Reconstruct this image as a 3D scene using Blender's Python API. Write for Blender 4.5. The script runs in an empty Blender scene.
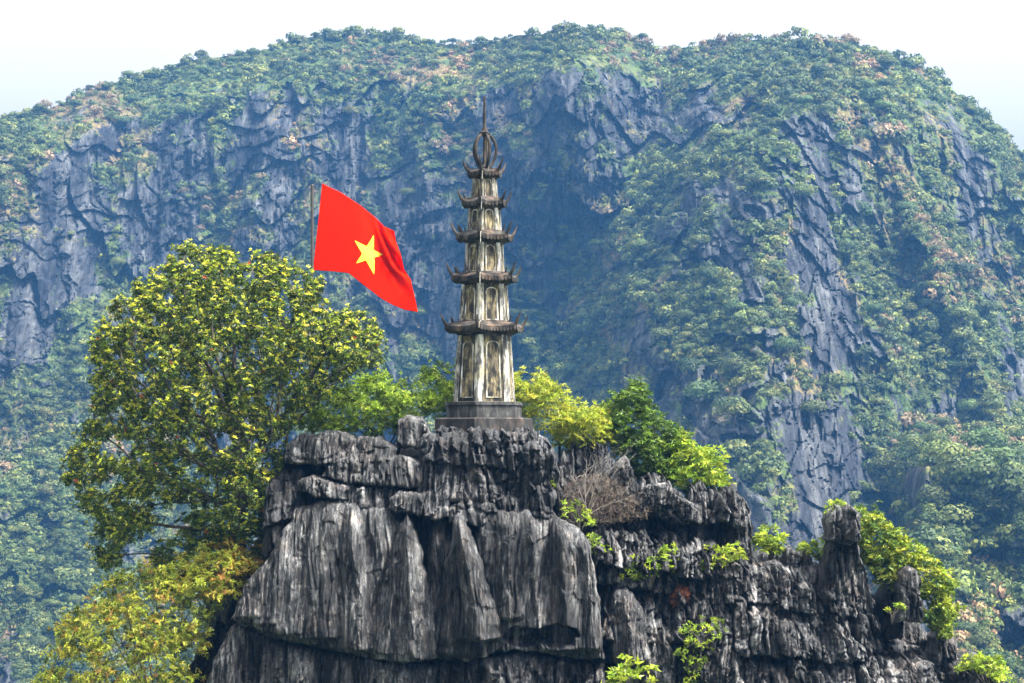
import bpy, math, random
import numpy as np
from mathutils import Vector, Matrix
random.seed(7)
RNG = np.random.default_rng(7)
R = math.radians
S = bpy.context.scene
COL = S.collection

# ------------------------------------------------------------------ camera, sky, sun, exposure
FPX = 2000.0            # focal length in pixels of a 1024 px wide picture
HOR = 450.0             # picture row of the horizon
CZ = 90.0               # camera height above the valley floor
cam = bpy.data.cameras.new('camera'); camo = bpy.data.objects.new('camera', cam); COL.objects.link(camo)
camo.location = (0, 0, CZ); camo.rotation_euler = (R(90), 0, 0)
cam.sensor_width = 36; cam.lens = FPX / 1024 * 36; cam.shift_y = (HOR - 341.5) / 1024
cam.clip_start = 0.5; cam.clip_end = 8000
S.camera = camo

SUN_EL = R(60); SUN_AZ = R(-26)      # azimuth measured from +X (right) anticlockwise; negative = towards the camera
world = bpy.data.worlds.new('World'); S.world = world; world.use_nodes = True
wn = world.node_tree; bgn = wn.nodes['Background']
sky = wn.nodes.new('ShaderNodeTexSky'); sky.sky_type = 'NISHITA'; sky.sun_disc = False
sky.sun_elevation = SUN_EL; sky.sun_rotation = R(90) - SUN_AZ
sky.air_density = 1.0; sky.dust_density = 10.0; sky.ozone_density = 1.0; sky.altitude = 0
hsv = wn.nodes.new('ShaderNodeHueSaturation'); hsv.inputs['Saturation'].default_value = 0.0; hsv.inputs['Value'].default_value = 2.8
wn.links.new(sky.outputs[0], hsv.inputs['Color']); wn.links.new(hsv.outputs[0], bgn.inputs[0]); bgn.inputs[1].default_value = 0.12
sl = bpy.data.lights.new('sun', 'SUN'); sl.energy = 5.0; sl.angle = R(0.6); sl.color = (1, .95, .86)
so = bpy.data.objects.new('sun', sl); COL.objects.link(so)
sd = Vector((math.cos(SUN_EL)*math.cos(SUN_AZ), math.cos(SUN_EL)*math.sin(SUN_AZ), math.sin(SUN_EL)))
so.rotation_euler = sd.to_track_quat('Z', 'Y').to_euler(); so.location = (60, -20, 200)
S.view_settings.view_transform = 'Standard'; S.view_settings.look = 'None'
S.view_settings.exposure = .98; S.view_settings.gamma = 1
S.render.engine = 'CYCLES'
S.cycles.max_bounces = 6; S.cycles.volume_bounces = 0; S.cycles.transparent_max_bounces = 6

def at(px, py, Y): return Vector(((px-512)/FPX*Y, Y, CZ + (HOR-py)/FPX*Y))

# ------------------------------------------------------------------ numpy noise
def _h(ix, iy, iz, seed):
    with np.errstate(over='ignore'):
        n = (ix.astype(np.uint32)*np.uint32(374761393) + iy.astype(np.uint32)*np.uint32(668265263)
             + iz.astype(np.uint32)*np.uint32(1103515245) + np.uint32((seed*1274126177) & 0xffffffff))
        n = (n ^ (n >> np.uint32(13)))*np.uint32(1274126177)
        n = (n ^ (n >> np.uint32(15)))*np.uint32(2246822519)
        n = n ^ (n >> np.uint32(14))
    return n
def rnd(ix, iy, seed=0, k=0): return _h(ix, iy, np.zeros_like(ix)+k, seed).astype(np.float64)/4294967295.0
def noise2(x, y, seed=0):
    """gradient noise about -1..1"""
    x = np.asarray(x, float); y = np.asarray(y, float)
    xi = np.floor(x).astype(np.int64); yi = np.floor(y).astype(np.int64); xf = x-xi; yf = y-yi
    u = xf*xf*xf*(xf*(xf*6-15)+10); v = yf*yf*yf*(yf*(yf*6-15)+10)
    def g(dx, dy):
        a = rnd(xi+dx, yi+dy, seed)*2*math.pi
        return np.cos(a)*(xf-dx)+np.sin(a)*(yf-dy)
    a = g(0,0); b = g(1,0); c = g(0,1); d = g(1,1)
    return ((a+(b-a)*u)*(1-v)+(c+(d-c)*u)*v)*1.5
def fbm(x, y, o=4, seed=0):
    s = 0; a = 1; t = 0
    for i in range(o):
        s = s + a*noise2(x*2**i+i*17.3, y*2**i-i*9.1, seed+i); t += a; a *= .5
    return s/t
def ridged(x, y, o=3, seed=0):
    s = 0; a = 1; t = 0
    for i in range(o):
        s = s + a*(1-2*np.abs(noise2(x*2**i+i*7.7, y*2**i+i*3.3, seed+i))); t += a; a *= .5
    return s/t
def voro(x, y, seed=0, jit=.8):
    xi = np.floor(x).astype(np.int64); yi = np.floor(y).astype(np.int64)
    f1 = np.full(x.shape, 9.); f2 = np.full(x.shape, 9.); idv = np.zeros(x.shape); id2 = np.zeros(x.shape)
    for dx in (-1,0,1):
        for dy in (-1,0,1):
            cx = xi+dx; cy = yi+dy
            px = cx+.5+(rnd(cx,cy,seed,1)-.5)*jit; py = cy+.5+(rnd(cx,cy,seed,2)-.5)*jit
            d = np.maximum(np.abs(px-x), np.abs(py-y))*.7+.3*np.hypot(px-x, py-y)
            r = rnd(cx,cy,seed,3); r2 = rnd(cx,cy,seed,4)
            n = d < f1
            f2 = np.where(n, f1, np.minimum(f2, d)); f1 = np.where(n, d, f1); idv = np.where(n, r, idv); id2 = np.where(n, r2, id2)
    return f1, f2, idv, id2
def facet(x, y, seed=0, jit=.9):
    """tilted flat facets: a height per cell plus a slope of its own"""
    xi = np.floor(x).astype(np.int64); yi = np.floor(y).astype(np.int64)
    f1 = np.full(x.shape, 9.); h = np.zeros(x.shape)
    for dx in (-1,0,1):
        for dy in (-1,0,1):
            cx = xi+dx; cy = yi+dy
            px = cx+.5+(rnd(cx,cy,seed,1)-.5)*jit; py = cy+.5+(rnd(cx,cy,seed,2)-.5)*jit
            ex = x-px; ey = y-py; d = np.hypot(ex, ey)
            hh = (rnd(cx,cy,seed,3)-.5) + ex*(rnd(cx,cy,seed,4)-.5)*2.2 + ey*(rnd(cx,cy,seed,5)-.5)*1.2
            n = d < f1; f1 = np.where(n, d, f1); h = np.where(n, hh, h)
    return h
def sstep(a, b, x):
    t = np.clip((x-a)/(b-a), 0, 1); return t*t*(3-2*t)

# ------------------------------------------------------------------ mesh helpers
def mesh_np(name, V, F, col=None, smooth=True, attrs=None):
    """V (n,3); F (m,k) array or list of such"""
    if not isinstance(F, list): F = [F]
    me = bpy.data.meshes.new(name)
    V = np.ascontiguousarray(V, np.float32)
    me.vertices.add(len(V)); me.vertices.foreach_set('co', V.ravel())
    tot = sum(f.size for f in F); npol = sum(len(f) for f in F)
    me.loops.add(tot); me.polygons.add(npol)
    me.loops.foreach_set('vertex_index', np.concatenate([f.ravel() for f in F]).astype(np.int32))
    ls = []; o = 0
    for f in F:
        k = f.shape[1]; ls.append(o+np.arange(len(f))*k); o += f.size
    me.polygons.foreach_set('loop_start', np.concatenate(ls).astype(np.int32))
    me.update(calc_edges=True)
    me.polygons.foreach_set('use_smooth', np.full(npol, smooth))
    if col is not None:
        a = me.color_attributes.new('tint', 'FLOAT_COLOR', 'POINT')
        c = np.ones((len(V), 4), np.float32); c[:, :3] = col; a.data.foreach_set('color', c.ravel())
    for k, v in (attrs or {}).items():
        a = me.attributes.new(k, 'FLOAT', 'POINT'); a.data.foreach_set('value', np.asarray(v, np.float32).ravel())
    return me
def link(name, me, mat=None, parent=None, loc=None):
    o = bpy.data.objects.new(name, me); COL.objects.link(o)
    if mat is not None and not me.materials: me.materials.append(mat)
    if parent is not None: o.parent = parent
    if loc is not None: o.location = loc
    return o
def empty(name, loc=(0,0,0)):
    o = bpy.data.objects.new(name, None); COL.objects.link(o); o.location = loc; o.empty_display_size = .3
    return o
def tag(o, label=None, cat=None, group=None, kind=None):
    if label: o['label'] = label
    if cat: o['category'] = cat
    if group: o['group'] = group
    if kind: o['kind'] = kind
    return o
def grid_faces(nr, nc, flip=False, wrap=False):
    r = np.arange(nr-1)[:,None]; c = np.arange(nc if wrap else nc-1)[None,:]
    c2 = (c+1) % nc
    a = r*nc+c; b = r*nc+c2; d = (r+1)*nc+c2; e = (r+1)*nc+c
    f = np.stack([a,b,d,e], -1).reshape(-1,4)
    return f[:, ::-1] if flip else f
class MB:
    def __init__(s): s.v = []; s.f = {}; s.n = 0
    def add(s, V, Fs):
        for F in Fs:
            k = len(F); s.f.setdefault(k, []).append([i+s.n for i in F])
        s.v += [tuple(v) for v in V]; s.n += len(V)
    def tube(s, pts, rad, seg=6, cap=True):
        pts = [Vector(p) for p in pts]
        if not hasattr(rad, '__len__'): rad = [rad]*len(pts)
        up = None; rings = []
        for i, p in enumerate(pts):
            t = (pts[min(i+1,len(pts)-1)]-pts[max(i-1,0)])
            if t.length < 1e-9: t = Vector((0,0,1))
            t.normalize()
            if up is None: up = t.orthogonal().normalized()
            up = (up - t*up.dot(t)); up = up.normalized() if up.length > 1e-6 else t.orthogonal().normalized()
            b = t.cross(up)
            rings.append([p + (up*math.cos(2*math.pi*k/seg)+b*math.sin(2*math.pi*k/seg))*rad[i] for k in range(seg)])
        V = [v for r in rings for v in r]; F = []
        for i in range(len(pts)-1):
            for k in range(seg):
                k2 = (k+1) % seg; F.append((i*seg+k, i*seg+k2, (i+1)*seg+k2, (i+1)*seg+k))
        if cap: F.append(tuple(range(seg-1,-1,-1))); F.append(tuple((len(pts)-1)*seg+k for k in range(seg)))
        s.add(V, F)
    def box(s, c, h, M=None):
        V = [Vector((c[0]+sx*h[0], c[1]+sy*h[1], c[2]+sz*h[2])) for sx in (-1,1) for sy in (-1,1) for sz in (-1,1)]
        if M: V = [M @ v for v in V]
        s.add(V, [(0,1,3,2),(4,6,7,5),(0,4,5,1),(2,3,7,6),(0,2,6,4),(1,5,7,3)])
    def rings(s, rs, close=True):
        """list of rings (same count) skinned together"""
        n = len(rs[0]); V = [v for r in rs for v in r]; F = []
        for i in range(len(rs)-1):
            for k in range(n):
                k2 = (k+1) % n; F.append((i*n+k, i*n+k2, (i+1)*n+k2, (i+1)*n+k))
        if close: F.append(tuple(range(n-1,-1,-1))); F.append(tuple((len(rs)-1)*n+k for k in range(n)))
        s.add(V, F)
    def build(s, name, mat, parent=None, smooth=False, loc=None):
        me = mesh_np(name, np.array(s.v), [np.array(f) for f in s.f.values()], smooth=smooth)
        return link(name, me, mat, parent, loc)

# ------------------------------------------------------------------ materials
def newmat(name):
    m = bpy.data.materials.new(name); m.use_nodes = True
    nt = m.node_tree; b = nt.nodes['Principled BSDF']
    return m, nt, b
class N:
    def __init__(s, nt): s.nt = nt
    def __call__(s, typ, **kw):
        n = s.nt.nodes.new('ShaderNode'+typ)
        for k, v in kw.items():
            if k.startswith('_'): setattr(n, k[1:], v)
        for k, v in kw.items():
            if not k.startswith('_'):
                key = int(k[1:]) if k[0] == 'i' and k[1:].isdigit() else k.replace('__', ' ')
                sock = n.inputs[key]
                if hasattr(v, 'outputs'): s.nt.links.new(v.outputs[0], sock)
                elif hasattr(v, 'is_linked'): s.nt.links.new(v, sock)
                else: sock.default_value = v
        return n
    def ramp(s, fac, stops, interp='LINEAR'):
        n = s.nt.nodes.new('ShaderNodeValToRGB'); n.color_ramp.interpolation = interp
        el = n.color_ramp.elements
        while len(el) < len(stops): el.new(.5)
        for e, (p, c) in zip(el, stops):
            e.position = p; e.color = (c, c, c, 1) if not hasattr(c, '__len__') else (*c, 1)
        s.nt.links.new(fac.outputs[0] if hasattr(fac, 'outputs') else fac, n.inputs[0]); return n
    def mix(s, fac, a, b, mode='MIX'):
        n = s.nt.nodes.new('ShaderNodeMix'); n.data_type = 'RGBA'; n.blend_type = mode
        for i, v in ((0, fac), (6, a), (7, b)):
            if hasattr(v, 'outputs'): v = v.outputs[2] if v.bl_idname == 'ShaderNodeMix' else v.outputs[0]
            if hasattr(v, 'is_linked'): s.nt.links.new(v, n.inputs[i])
            else: n.inputs[i].default_value = v if i == 0 else (*v, 1)
        return n
def out(n): return n.outputs[2] if n.bl_idname == 'ShaderNodeMix' else n.outputs[0]

def rock_material(name, dark, mid, light, streak=(1.,1.,1.), scl=1.0, tan=None, bump=.9, contrast=(.44,.66)):
    m, nt, b = newmat(name); n = N(nt)
    tc = n('TexCoord'); pos = tc.outputs['Object']
    m1 = n('Mapping', Vector=pos, Scale=(3.0*scl, .6*scl, .5*scl))
    s1 = n('TexNoise', Vector=m1, Scale=1.0, Detail=6., Roughness=.62)
    m2 = n('Mapping', Vector=pos, Scale=(13*scl, 4*scl, 2.2*scl))
    s2 = n('TexNoise', Vector=m2, Scale=1.0, Detail=5., Roughness=.7)
    big = n('TexNoise', Vector=pos, Scale=.5*scl, Detail=4., Roughness=.6)
    fine = n('TexNoise', Vector=pos, Scale=14*scl, Detail=8., Roughness=.75)
    c1 = n.ramp(s1.outputs[0], [(contrast[0], dark), ((contrast[0]+contrast[1])/2, mid), (contrast[1]+.06, light)])
    wide = n('TexNoise', Vector=n('Mapping', Vector=pos, Location=(3,1,7), Scale=(1.1*scl,.4*scl,.28*scl)), Scale=1., Detail=5., Roughness=.6)
    st = n.ramp(s2.outputs[0], [(.48, 0.), (.64, 1.)])
    pit = n('TexNoise', Vector=n('Mapping', Vector=pos, Scale=(22*scl,22*scl,12*scl)), Scale=1., Detail=8., Roughness=.8)
    c2 = n.mix(n('Math', _operation='MULTIPLY', i0=st.outputs[0], i1=.45), c1, light)
    c3 = n.mix(1.0, c2, n.ramp(wide, [(.38, .35), (.5, .9), (.64, 1.8)]), 'MULTIPLY')
    c4 = n.mix(.95, c3, n.ramp(pit, [(.38, .3), (.52, 1.0), (.66, 1.9)]), 'MULTIPLY')
    if tan:
        tn = n('TexNoise', Vector=pos, Scale=1.3*scl, Detail=3.)
        tr = n.ramp(tn.outputs[0], [(.5, 0.), (.68, .7)])
        c4 = n.mix(tr, c4, n.mix(1.0, c4, tan, 'MULTIPLY'))
    nt.links.new(out(c4), b.inputs['Base Color'])
    b.inputs['Roughness'].default_value = .82; b.inputs['Specular IOR Level'].default_value = .3
    b1 = n('Bump', Height=s2.outputs[0], Strength=bump, Distance=.06/scl)
    b2 = n('Bump', Height=pit.outputs[0], Strength=bump, Distance=.03/scl, Normal=b1.outputs[0])
    nt.links.new(b2.outputs[0], b.inputs['Normal'])
    return m
M_ROCK = rock_material('limestone', (.011,.0112,.012), (.031,.031,.032), (.26,.25,.238), tan=(1.2,1.0,.88))
M_ROCK_DARK = rock_material('dark limestone', (.011,.0115,.013), (.025,.0255,.028), (.14,.135,.13), tan=(1.25,1.0,.85))

def leaf_material(name, trans=.35, rough=.5, rand=0.):
    m, nt, b = newmat(name); n = N(nt)
    at_ = n('Attribute', _attribute_name='tint')
    c = at_.outputs['Color']
    if rand:
        oi = n('ObjectInfo')
        hs = n('HueSaturation', Color=c)
        mr = n('MapRange', Value=oi.outputs['Random'], i3=1-rand, i4=1+rand); nt.links.new(mr.outputs[0], hs.inputs['Value'])
        mr2 = n('MapRange', Value=n('Math', _operation='FRACT', i0=n('Math', _operation='MULTIPLY', i0=oi.outputs['Random'], i1=7.31)), i3=.47, i4=.525)
        nt.links.new(mr2.outputs[0], hs.inputs['Hue']); c = hs.outputs[0]
    nt.links.new(c, b.inputs['Base Color']); b.inputs['Roughness'].default_value = rough
    b.inputs['Specular IOR Level'].default_value = .35
    tr = n('BsdfTranslucent', Color=c); mx = n('MixShader', i0=trans)
    nt.links.new(b.outputs[0], mx.inputs[1]); nt.links.new(tr.outputs[0], mx.inputs[2])
    nt.links.new(mx.outputs[0], nt.nodes['Material Output'].inputs[0])
    return m
M_LEAF = leaf_material('leaf', .35, .45)
M_LEAF_FAR = leaf_material('far leaf', .25, .7, .28)
def bark_material(name, c1, c2):
    m, nt, b = newmat(name); n = N(nt)
    tc = n('TexCoord'); t = n('TexNoise', Vector=n('Mapping', Vector=tc.outputs['Object'], Scale=(9,9,2.)), Scale=1., Detail=6.)
    r = n.ramp(t.outputs[0], [(.35, c1), (.65, c2)]); nt.links.new(r.outputs[0], b.inputs['Base Color'])
    b.inputs['Roughness'].default_value = .9
    bp = n('Bump', Height=t.outputs[0], Strength=.6, Distance=.03); nt.links.new(bp.outputs[0], b.inputs['Normal'])
    return m
M_BARK = bark_material('bark', (.02,.016,.013), (.085,.07,.055))
M_TWIG = bark_material('dead twig', (.10,.085,.07), (.26,.23,.2))
M_DRY = bark_material('dry brush', (.06,.045,.035), (.17,.125,.09))

# ------------------------------------------------------------------ far mountain
CREST = np.array([(-520,240),(-300,185),(-100,135),(0,116),(30,112),(60,102),(100,84),(150,72),(200,56),(240,54),(270,46),(290,38),(330,32),(400,30),
 (420,40),(450,42),(480,42),(520,34),(560,28),(600,25),(630,34),(660,48),(690,46),(720,38),(780,37),(840,37),(880,49),(920,64),(940,76),(965,99),
 (990,116),(1010,139),(1024,154),(1100,190),(1300,235),(1560,270)], float)
def lerp_line(py, pts):
    p = np.array(pts, float); return np.interp(py, p[:,0], p[:,1])
def mtn_base(px, py):
    """broad depth of the mountain wall, metres from the camera"""
    Y = 500 + (683-py)*.19
    Y = Y + 70*sstep(640, 330, px) - 25*sstep(200, -100, px)
    xr = lerp_line(py, [(30,830),(60,810),(130,790),(300,752),(450,765),(683,800)])      # the near buttress
    w = np.where(px < xr, 165, 165)
    Y = Y - lerp_line(py, [(30,38),(150,75),(400,115),(683,120)])*np.exp(-(np.abs(px-xr)/w)**1.35)
    xs = lerp_line(py, [(60,880),(190,905),(310,950),(470,1010),(683,1080)])             # its right shoulder
    Y = Y - lerp_line(py, [(60,8),(190,18),(683,34)])*np.exp(-(np.abs(px-xs)/42)**1.2)
    xg = lerp_line(py, [(30,685),(130,640),(300,575),(450,525),(683,480)])               # the wooded gully
    Y = Y + lerp_line(py, [(30,12),(130,40),(683,45)])*np.exp(-((px-xg)/62)**2)
    xl = lerp_line(py, [(20,560),(200,600),(300,625)])
    Y = Y - 26*np.exp(-((px-xl)/38)**2)*sstep(330, 120, py)
    # a nearer bluff low on the right
    e = 905 - 40*sstep(430, 683, py) + 14*noise2(py/40, py*0+.5, 5)
    Y = Y - 120*sstep(e-8, e+34, px)*sstep(425, 475, py + 14*noise2(px/35, px*0+2.5, 9))
    # foot of the left wall comes forward
    Y = Y - 28*sstep(420, 700, py)*sstep(380, 60, px)
    return Y
def mtn_detail(X, Z, px, py):
    Xw = X + 4*noise2(X/45, Z/60, 31); Zw = Z + 4*noise2(X/45, Z/30, 32)
    d = 24*ridged(Xw/80, Zw/230, 2, 1) + 10*ridged(Xw/30+3, Zw/90, 2, 4)
    soft = .5+.5*sstep(380, 620, px)
    f1, f2, a, b = voro(Xw/12+.6*noise2(X/8,Z/8,41), Zw/26+.5*noise2(X/9,Z/9,42), 3); d = d + soft*(a-.5)*7.0 - 1.2*sstep(.12, .0, f2-f1)
    f1, f2, a, b = voro(Xw/4.2+.5*noise2(X/3,Z/3,43), Zw/9+.5*noise2(X/4,Z/4,44), 8); d = d + (a-.5)*2.4 - .5*sstep(.14, .0, f2-f1)
    # broken ledges
    for L_, am, sd_ in ((26, 7.0, 12), (11, 3.2, 14)):
        q = Zw/L_ + 2.2*noise2(X/(L_*3.2), Z/(L_*5), sd_) + .5*noise2(X/9, Z/30, sd_+1); fr = q-np.floor(q)
        msk = sstep(-.25, .35, noise2(X/(L_*2.0), Z/(L_*1.3), sd_+2))
        d = d - am*msk*(fr**1.5 - .3)
    d = d + soft*3.4*facet(Xw/7.5+.25*noise2(X/3,Z/5,45), Zw/20, 46) + soft*1.5*facet(Xw/2.8, Zw/6.5, 47)
    d = d + 2.6*ridged(Xw/9, Zw/40, 3, 20) + 1.5*ridged(X/4, Z/16, 2, 21) + .5*fbm(X/1.8, Z/3, 2, 25)
    return d
pxs = np.concatenate([np.arange(-520,-40,6), np.arange(-40,1064,1.6), np.arange(1064,1560,6)])
cr = np.interp(pxs, CREST[:,0], CREST[:,1]) + 2 + 3*fbm(pxs/22, pxs*0, 3, 77)
NF = 430
t = np.linspace(0, 1, NF)
PY = 790 + (cr[None,:]-790)*t[:,None]; PX = np.repeat(pxs[None,:], NF, 0)
Yb = mtn_base(PX, PY)
Yb = Yb + 26*sstep(.93, 1.0, t)[:,None]**1.5                        # the crest rolls back
X0 = (PX-512)/FPX*Yb; Z0 = CZ+(HOR-PY)/FPX*Yb
det = mtn_detail(X0, Z0, PX, PY)*(.35+.65*sstep(1.0, .9, t))[:,None]
Yf = Yb - det
X1 = (PX-512)/FPX*Yf; Z1 = CZ+(HOR-PY)/FPX*Yf
nb = 22                                                               # the far side falls away
k = (np.arange(1, nb+1)/nb)[:,None]
Yk = Yf[-1][None,:] + 260*k; Xk = X1[-1][None,:] + 0*k; Zk = Z1[-1][None,:]*(1-k**1.7) - 1*k + 3*noise2(Xk/30, Yk/30, 3)*(1-k)
Xa = np.vstack([X1, Xk]); Ya = np.vstack([Yf, Yk]); Za = np.vstack([Z1, Zk])
P = np.stack([Xa, Ya, Za], -1)
du = np.gradient(P, axis=1); dv = np.gradient(P, axis=0); nm = np.cross(du, dv); nm /= np.linalg.norm(nm, axis=-1, keepdims=True)+1e-9
UP = nm[...,2]
def blur(a, r):
    for ax in (0, 1):
        c = np.cumsum(np.concatenate([np.repeat(a.take([0], ax), r+1, ax), a, np.repeat(a.take([-1], ax), r, ax)], ax), ax)
        n_ = a.shape[ax]; hi = np.take(c, np.arange(n_)+2*r+1, ax); lo = np.take(c, np.arange(n_), ax); a = (hi-lo)/(2*r+1)
    return a
UPb = blur(UP, 4)
def gauss(px, py, cx, cy, rx, ry): return np.exp(-((px-cx)/rx)**2-((py-cy)/ry)**2)
PXa = np.vstack([PX, np.repeat(PX[-1:], nb, 0)]); PYa = np.vstack([PY, np.repeat(PY[-1:], nb, 0)])
def vegmap(px, py, X, Z, up):
    v = .57 + .6*(up-.42) + .30*fbm(X/38, Z/48, 3, 51) + .45*fbm(X/17, Z/70, 3, 59) + .62*fbm(X/10, Z/16, 4, 57)
    v = v + .30*gauss(px,py,590,300,90,130) + .25*gauss(px,py,560,400,120,60) + .35*gauss(px,py,60,560,150,140)
    v = v + .35*gauss(px,py,940,300,60,90) + .3*gauss(px,py,970,500,70,70) + .2*gauss(px,py,680,330,50,80) + .22*gauss(px,py,900,220,40,60)
    v = v - .32*gauss(px,py,780,470,110,110) - .30*gauss(px,py,700,280,45,70) - .2*gauss(px,py,850,330,60,90) - .2*gauss(px,py,100,230,110,70)
    v = v - .10*gauss(px,py,250,140,130,60) - .25*gauss(px,py,620,150,35,60) - .05*gauss(px,py,330,190,120,60) - .3*gauss(px,py,430,260,50,70) - .25*gauss(px,py,900,600,60,60)
    v = v + .35*sstep(22, 0, py-np.interp(px, CREST[:,0], CREST[:,1]))
    return v
VEG = vegmap(PXa, PYa, Xa, Za, UPb); VEG[NF:] = .9
m, nt, b = newmat('mountain limestone'); n = N(nt)
tc = n('TexCoord'); pos = tc.outputs['Object']
s1 = n('TexNoise', Vector=n('Mapping', Vector=pos, Scale=(.30,.05,.03)), Scale=1., Detail=7., Roughness=.65)
s2 = n('TexNoise', Vector=n('Mapping', Vector=pos, Scale=(1.0,.2,.16)), Scale=1., Detail=6., Roughness=.7)
g1 = n('TexNoise', Vector=pos, Scale=.12, Detail=8., Roughness=.7)
g2 = n('TexNoise', Vector=pos, Scale=.035, Detail=5., Roughness=.6)
g3 = n('TexNoise', Vector=pos, Scale=.5, Detail=5., Roughness=.7)
wp = n('Mapping', Vector=pos, Scale=(.07,.07,.022)); wt = n('TexNoise', Vector=wp, Scale=1., Detail=5., Roughness=.6)
rk = n.ramp(s1, [(.36, (.014,.015,.02)), (.5, (.034,.036,.041)), (.70, (.10,.10,.098))])
rk = n.mix(.9, rk, n.ramp(s2, [(.36, .3), (.62, 1.5)]), 'MULTIPLY')
rk = n.mix(n.ramp(wt, [(.70, 0.), (.76, .7)]), rk, (.5,.48,.45))
vg = n.ramp(g1, [(.34, (.02,.038,.013)), (.5, (.05,.075,.022)), (.66, (.11,.115,.04))])
vg = n.mix(n.ramp(g2, [(.5, 0.), (.62, .75)]), vg, (.15,.10,.05))
vg = n.mix(.8, vg, n.ramp(g3, [(.34, .4), (.62, 1.35)]), 'MULTIPLY')
va = n('Attribute', _attribute_name='veg')
vf = n('Math', _operation='ADD', i0=va.outputs['Fac'], i1=n('Math', _operation='MULTIPLY', i0=n('Math', _operation='SUBTRACT', i0=g3.outputs[0], i1=.5), i1=1.3))
fin = n.mix(n.ramp(vf, [(.46, 0.), (.6, 1.)]), rk, vg)
nt.links.new(out(fin), b.inputs['Base Color']); b.inputs['Roughness'].default_value = .95; b.inputs['Specular IOR Level'].default_value = .1
bp = n('Bump', Height=s2.outputs[0], Strength=.7, Distance=1.2)
bp2 = n('Bump', Height=g3.outputs[0], Strength=.6, Distance=1.0, Normal=bp.outputs[0]); nt.links.new(bp2.outputs[0], b.inputs['Normal'])
M_MTN = m
mo = link('mountain', mesh_np('mountain', P.reshape(-1,3), grid_faces(*Xa.shape), attrs={'veg': VEG}, smooth=False), M_MTN); tag(mo, kind='structure')

# valley floor out to the horizon
m, nt, b = newmat('valley ground'); n = N(nt)
tc = n('TexCoord'); g = n('TexNoise', Vector=tc.outputs['Object'], Scale=.03, Detail=8., Roughness=.7)
r = n.ramp(g, [(.35, (.03,.06,.02)), (.5, (.07,.1,.035)), (.68, (.16,.14,.07))]); nt.links.new(r.outputs[0], b.inputs['Base Color']); b.inputs['Roughness'].default_value = .95
gx = np.linspace(-1, 1, 61); gx = np.sign(gx)*np.abs(gx)**2*1350
GX, GY = np.meshgrid(gx, gx+700); GZ = 1.2*fbm(GX/90, GY/90, 3, 4)
tag(link('valley_ground', mesh_np('valley_ground', np.stack([GX,GY,GZ],-1).reshape(-1,3), grid_faces(61,61)), m), kind='structure')

# ------------------------------------------------------------------ foliage
def unit(a): return a/(np.linalg.norm(a, axis=-1, keepdims=True)+1e-9)
def rand_unit(n_): return unit(RNG.normal(size=(n_,3)))
def leaf_geo(C, D, L, W, fold=.25, droop=.15, Nrm=None):
    """folded leaves: base points C, directions D, lengths L, widths W"""
    n_ = len(C)
    U = rand_unit(n_)*.6 + np.array([0,0,1.]) if Nrm is None else Nrm
    U = unit(U - D*np.sum(U*D, -1, keepdims=True)); Sd = np.cross(D, U)
    L = np.broadcast_to(L, (n_,))[:,None]; W = np.broadcast_to(W, (n_,))[:,None]
    V = np.stack([C, C+D*L*.5+Sd*W*.5+U*W*fold, C+D*L-U*L*droop, C+D*L*.5-Sd*W*.5+U*W*fold], 1).reshape(-1,3)
    i = np.arange(n_)*4
    F = np.stack([np.stack([i,i+1,i+2],1), np.stack([i,i+2,i+3],1)], 1).reshape(-1,3)
    return V, F
def rosettes(C, A, nleaf, L, W, spread=(35,95), colors=None, jitter=.3, fold=.2, droop=.2):
    """clusters of leaves at C around axis A; colors (n,3) per cluster"""
    n_ = len(C); k = nleaf
    A = unit(A); B = unit(np.cross(A, rand_unit(n_))); Cc = np.cross(A, B)
    ph = (np.arange(k)/k*2*math.pi)[None,:] + RNG.uniform(0, 6.28, (n_,1)) + RNG.normal(0,.3,(n_,k))
    th = np.radians(RNG.uniform(*spread, (n_,k)))
    D = (A[:,None]*np.cos(th)[...,None] + (B[:,None]*np.cos(ph)[...,None]+Cc[:,None]*np.sin(ph)[...,None])*np.sin(th)[...,None])
    L_ = L*RNG.uniform(1-jitter, 1+jitter, (n_,k)); W_ = W*L_/L
    CC = np.repeat(C[:,None], k, 1)
    V, F = leaf_geo(CC.reshape(-1,3), unit(D.reshape(-1,3)), L_.ravel(), W_.ravel(), fold, droop)
    c = np.repeat(colors, k, 0)*RNG.uniform(.75, 1.25, (n_*k,1)); c = np.repeat(c, 4, 0)
    return V, F, np.clip(c, 0, 1)
def palette(n_, cols, w=None, jit=.2):
    cols = np.array(cols); idx = RNG.choice(len(cols), n_, p=w)
    return cols[idx]*RNG.uniform(1-jit, 1+jit, (n_,1))*RNG.uniform(.93,1.07,(n_,3))

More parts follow.
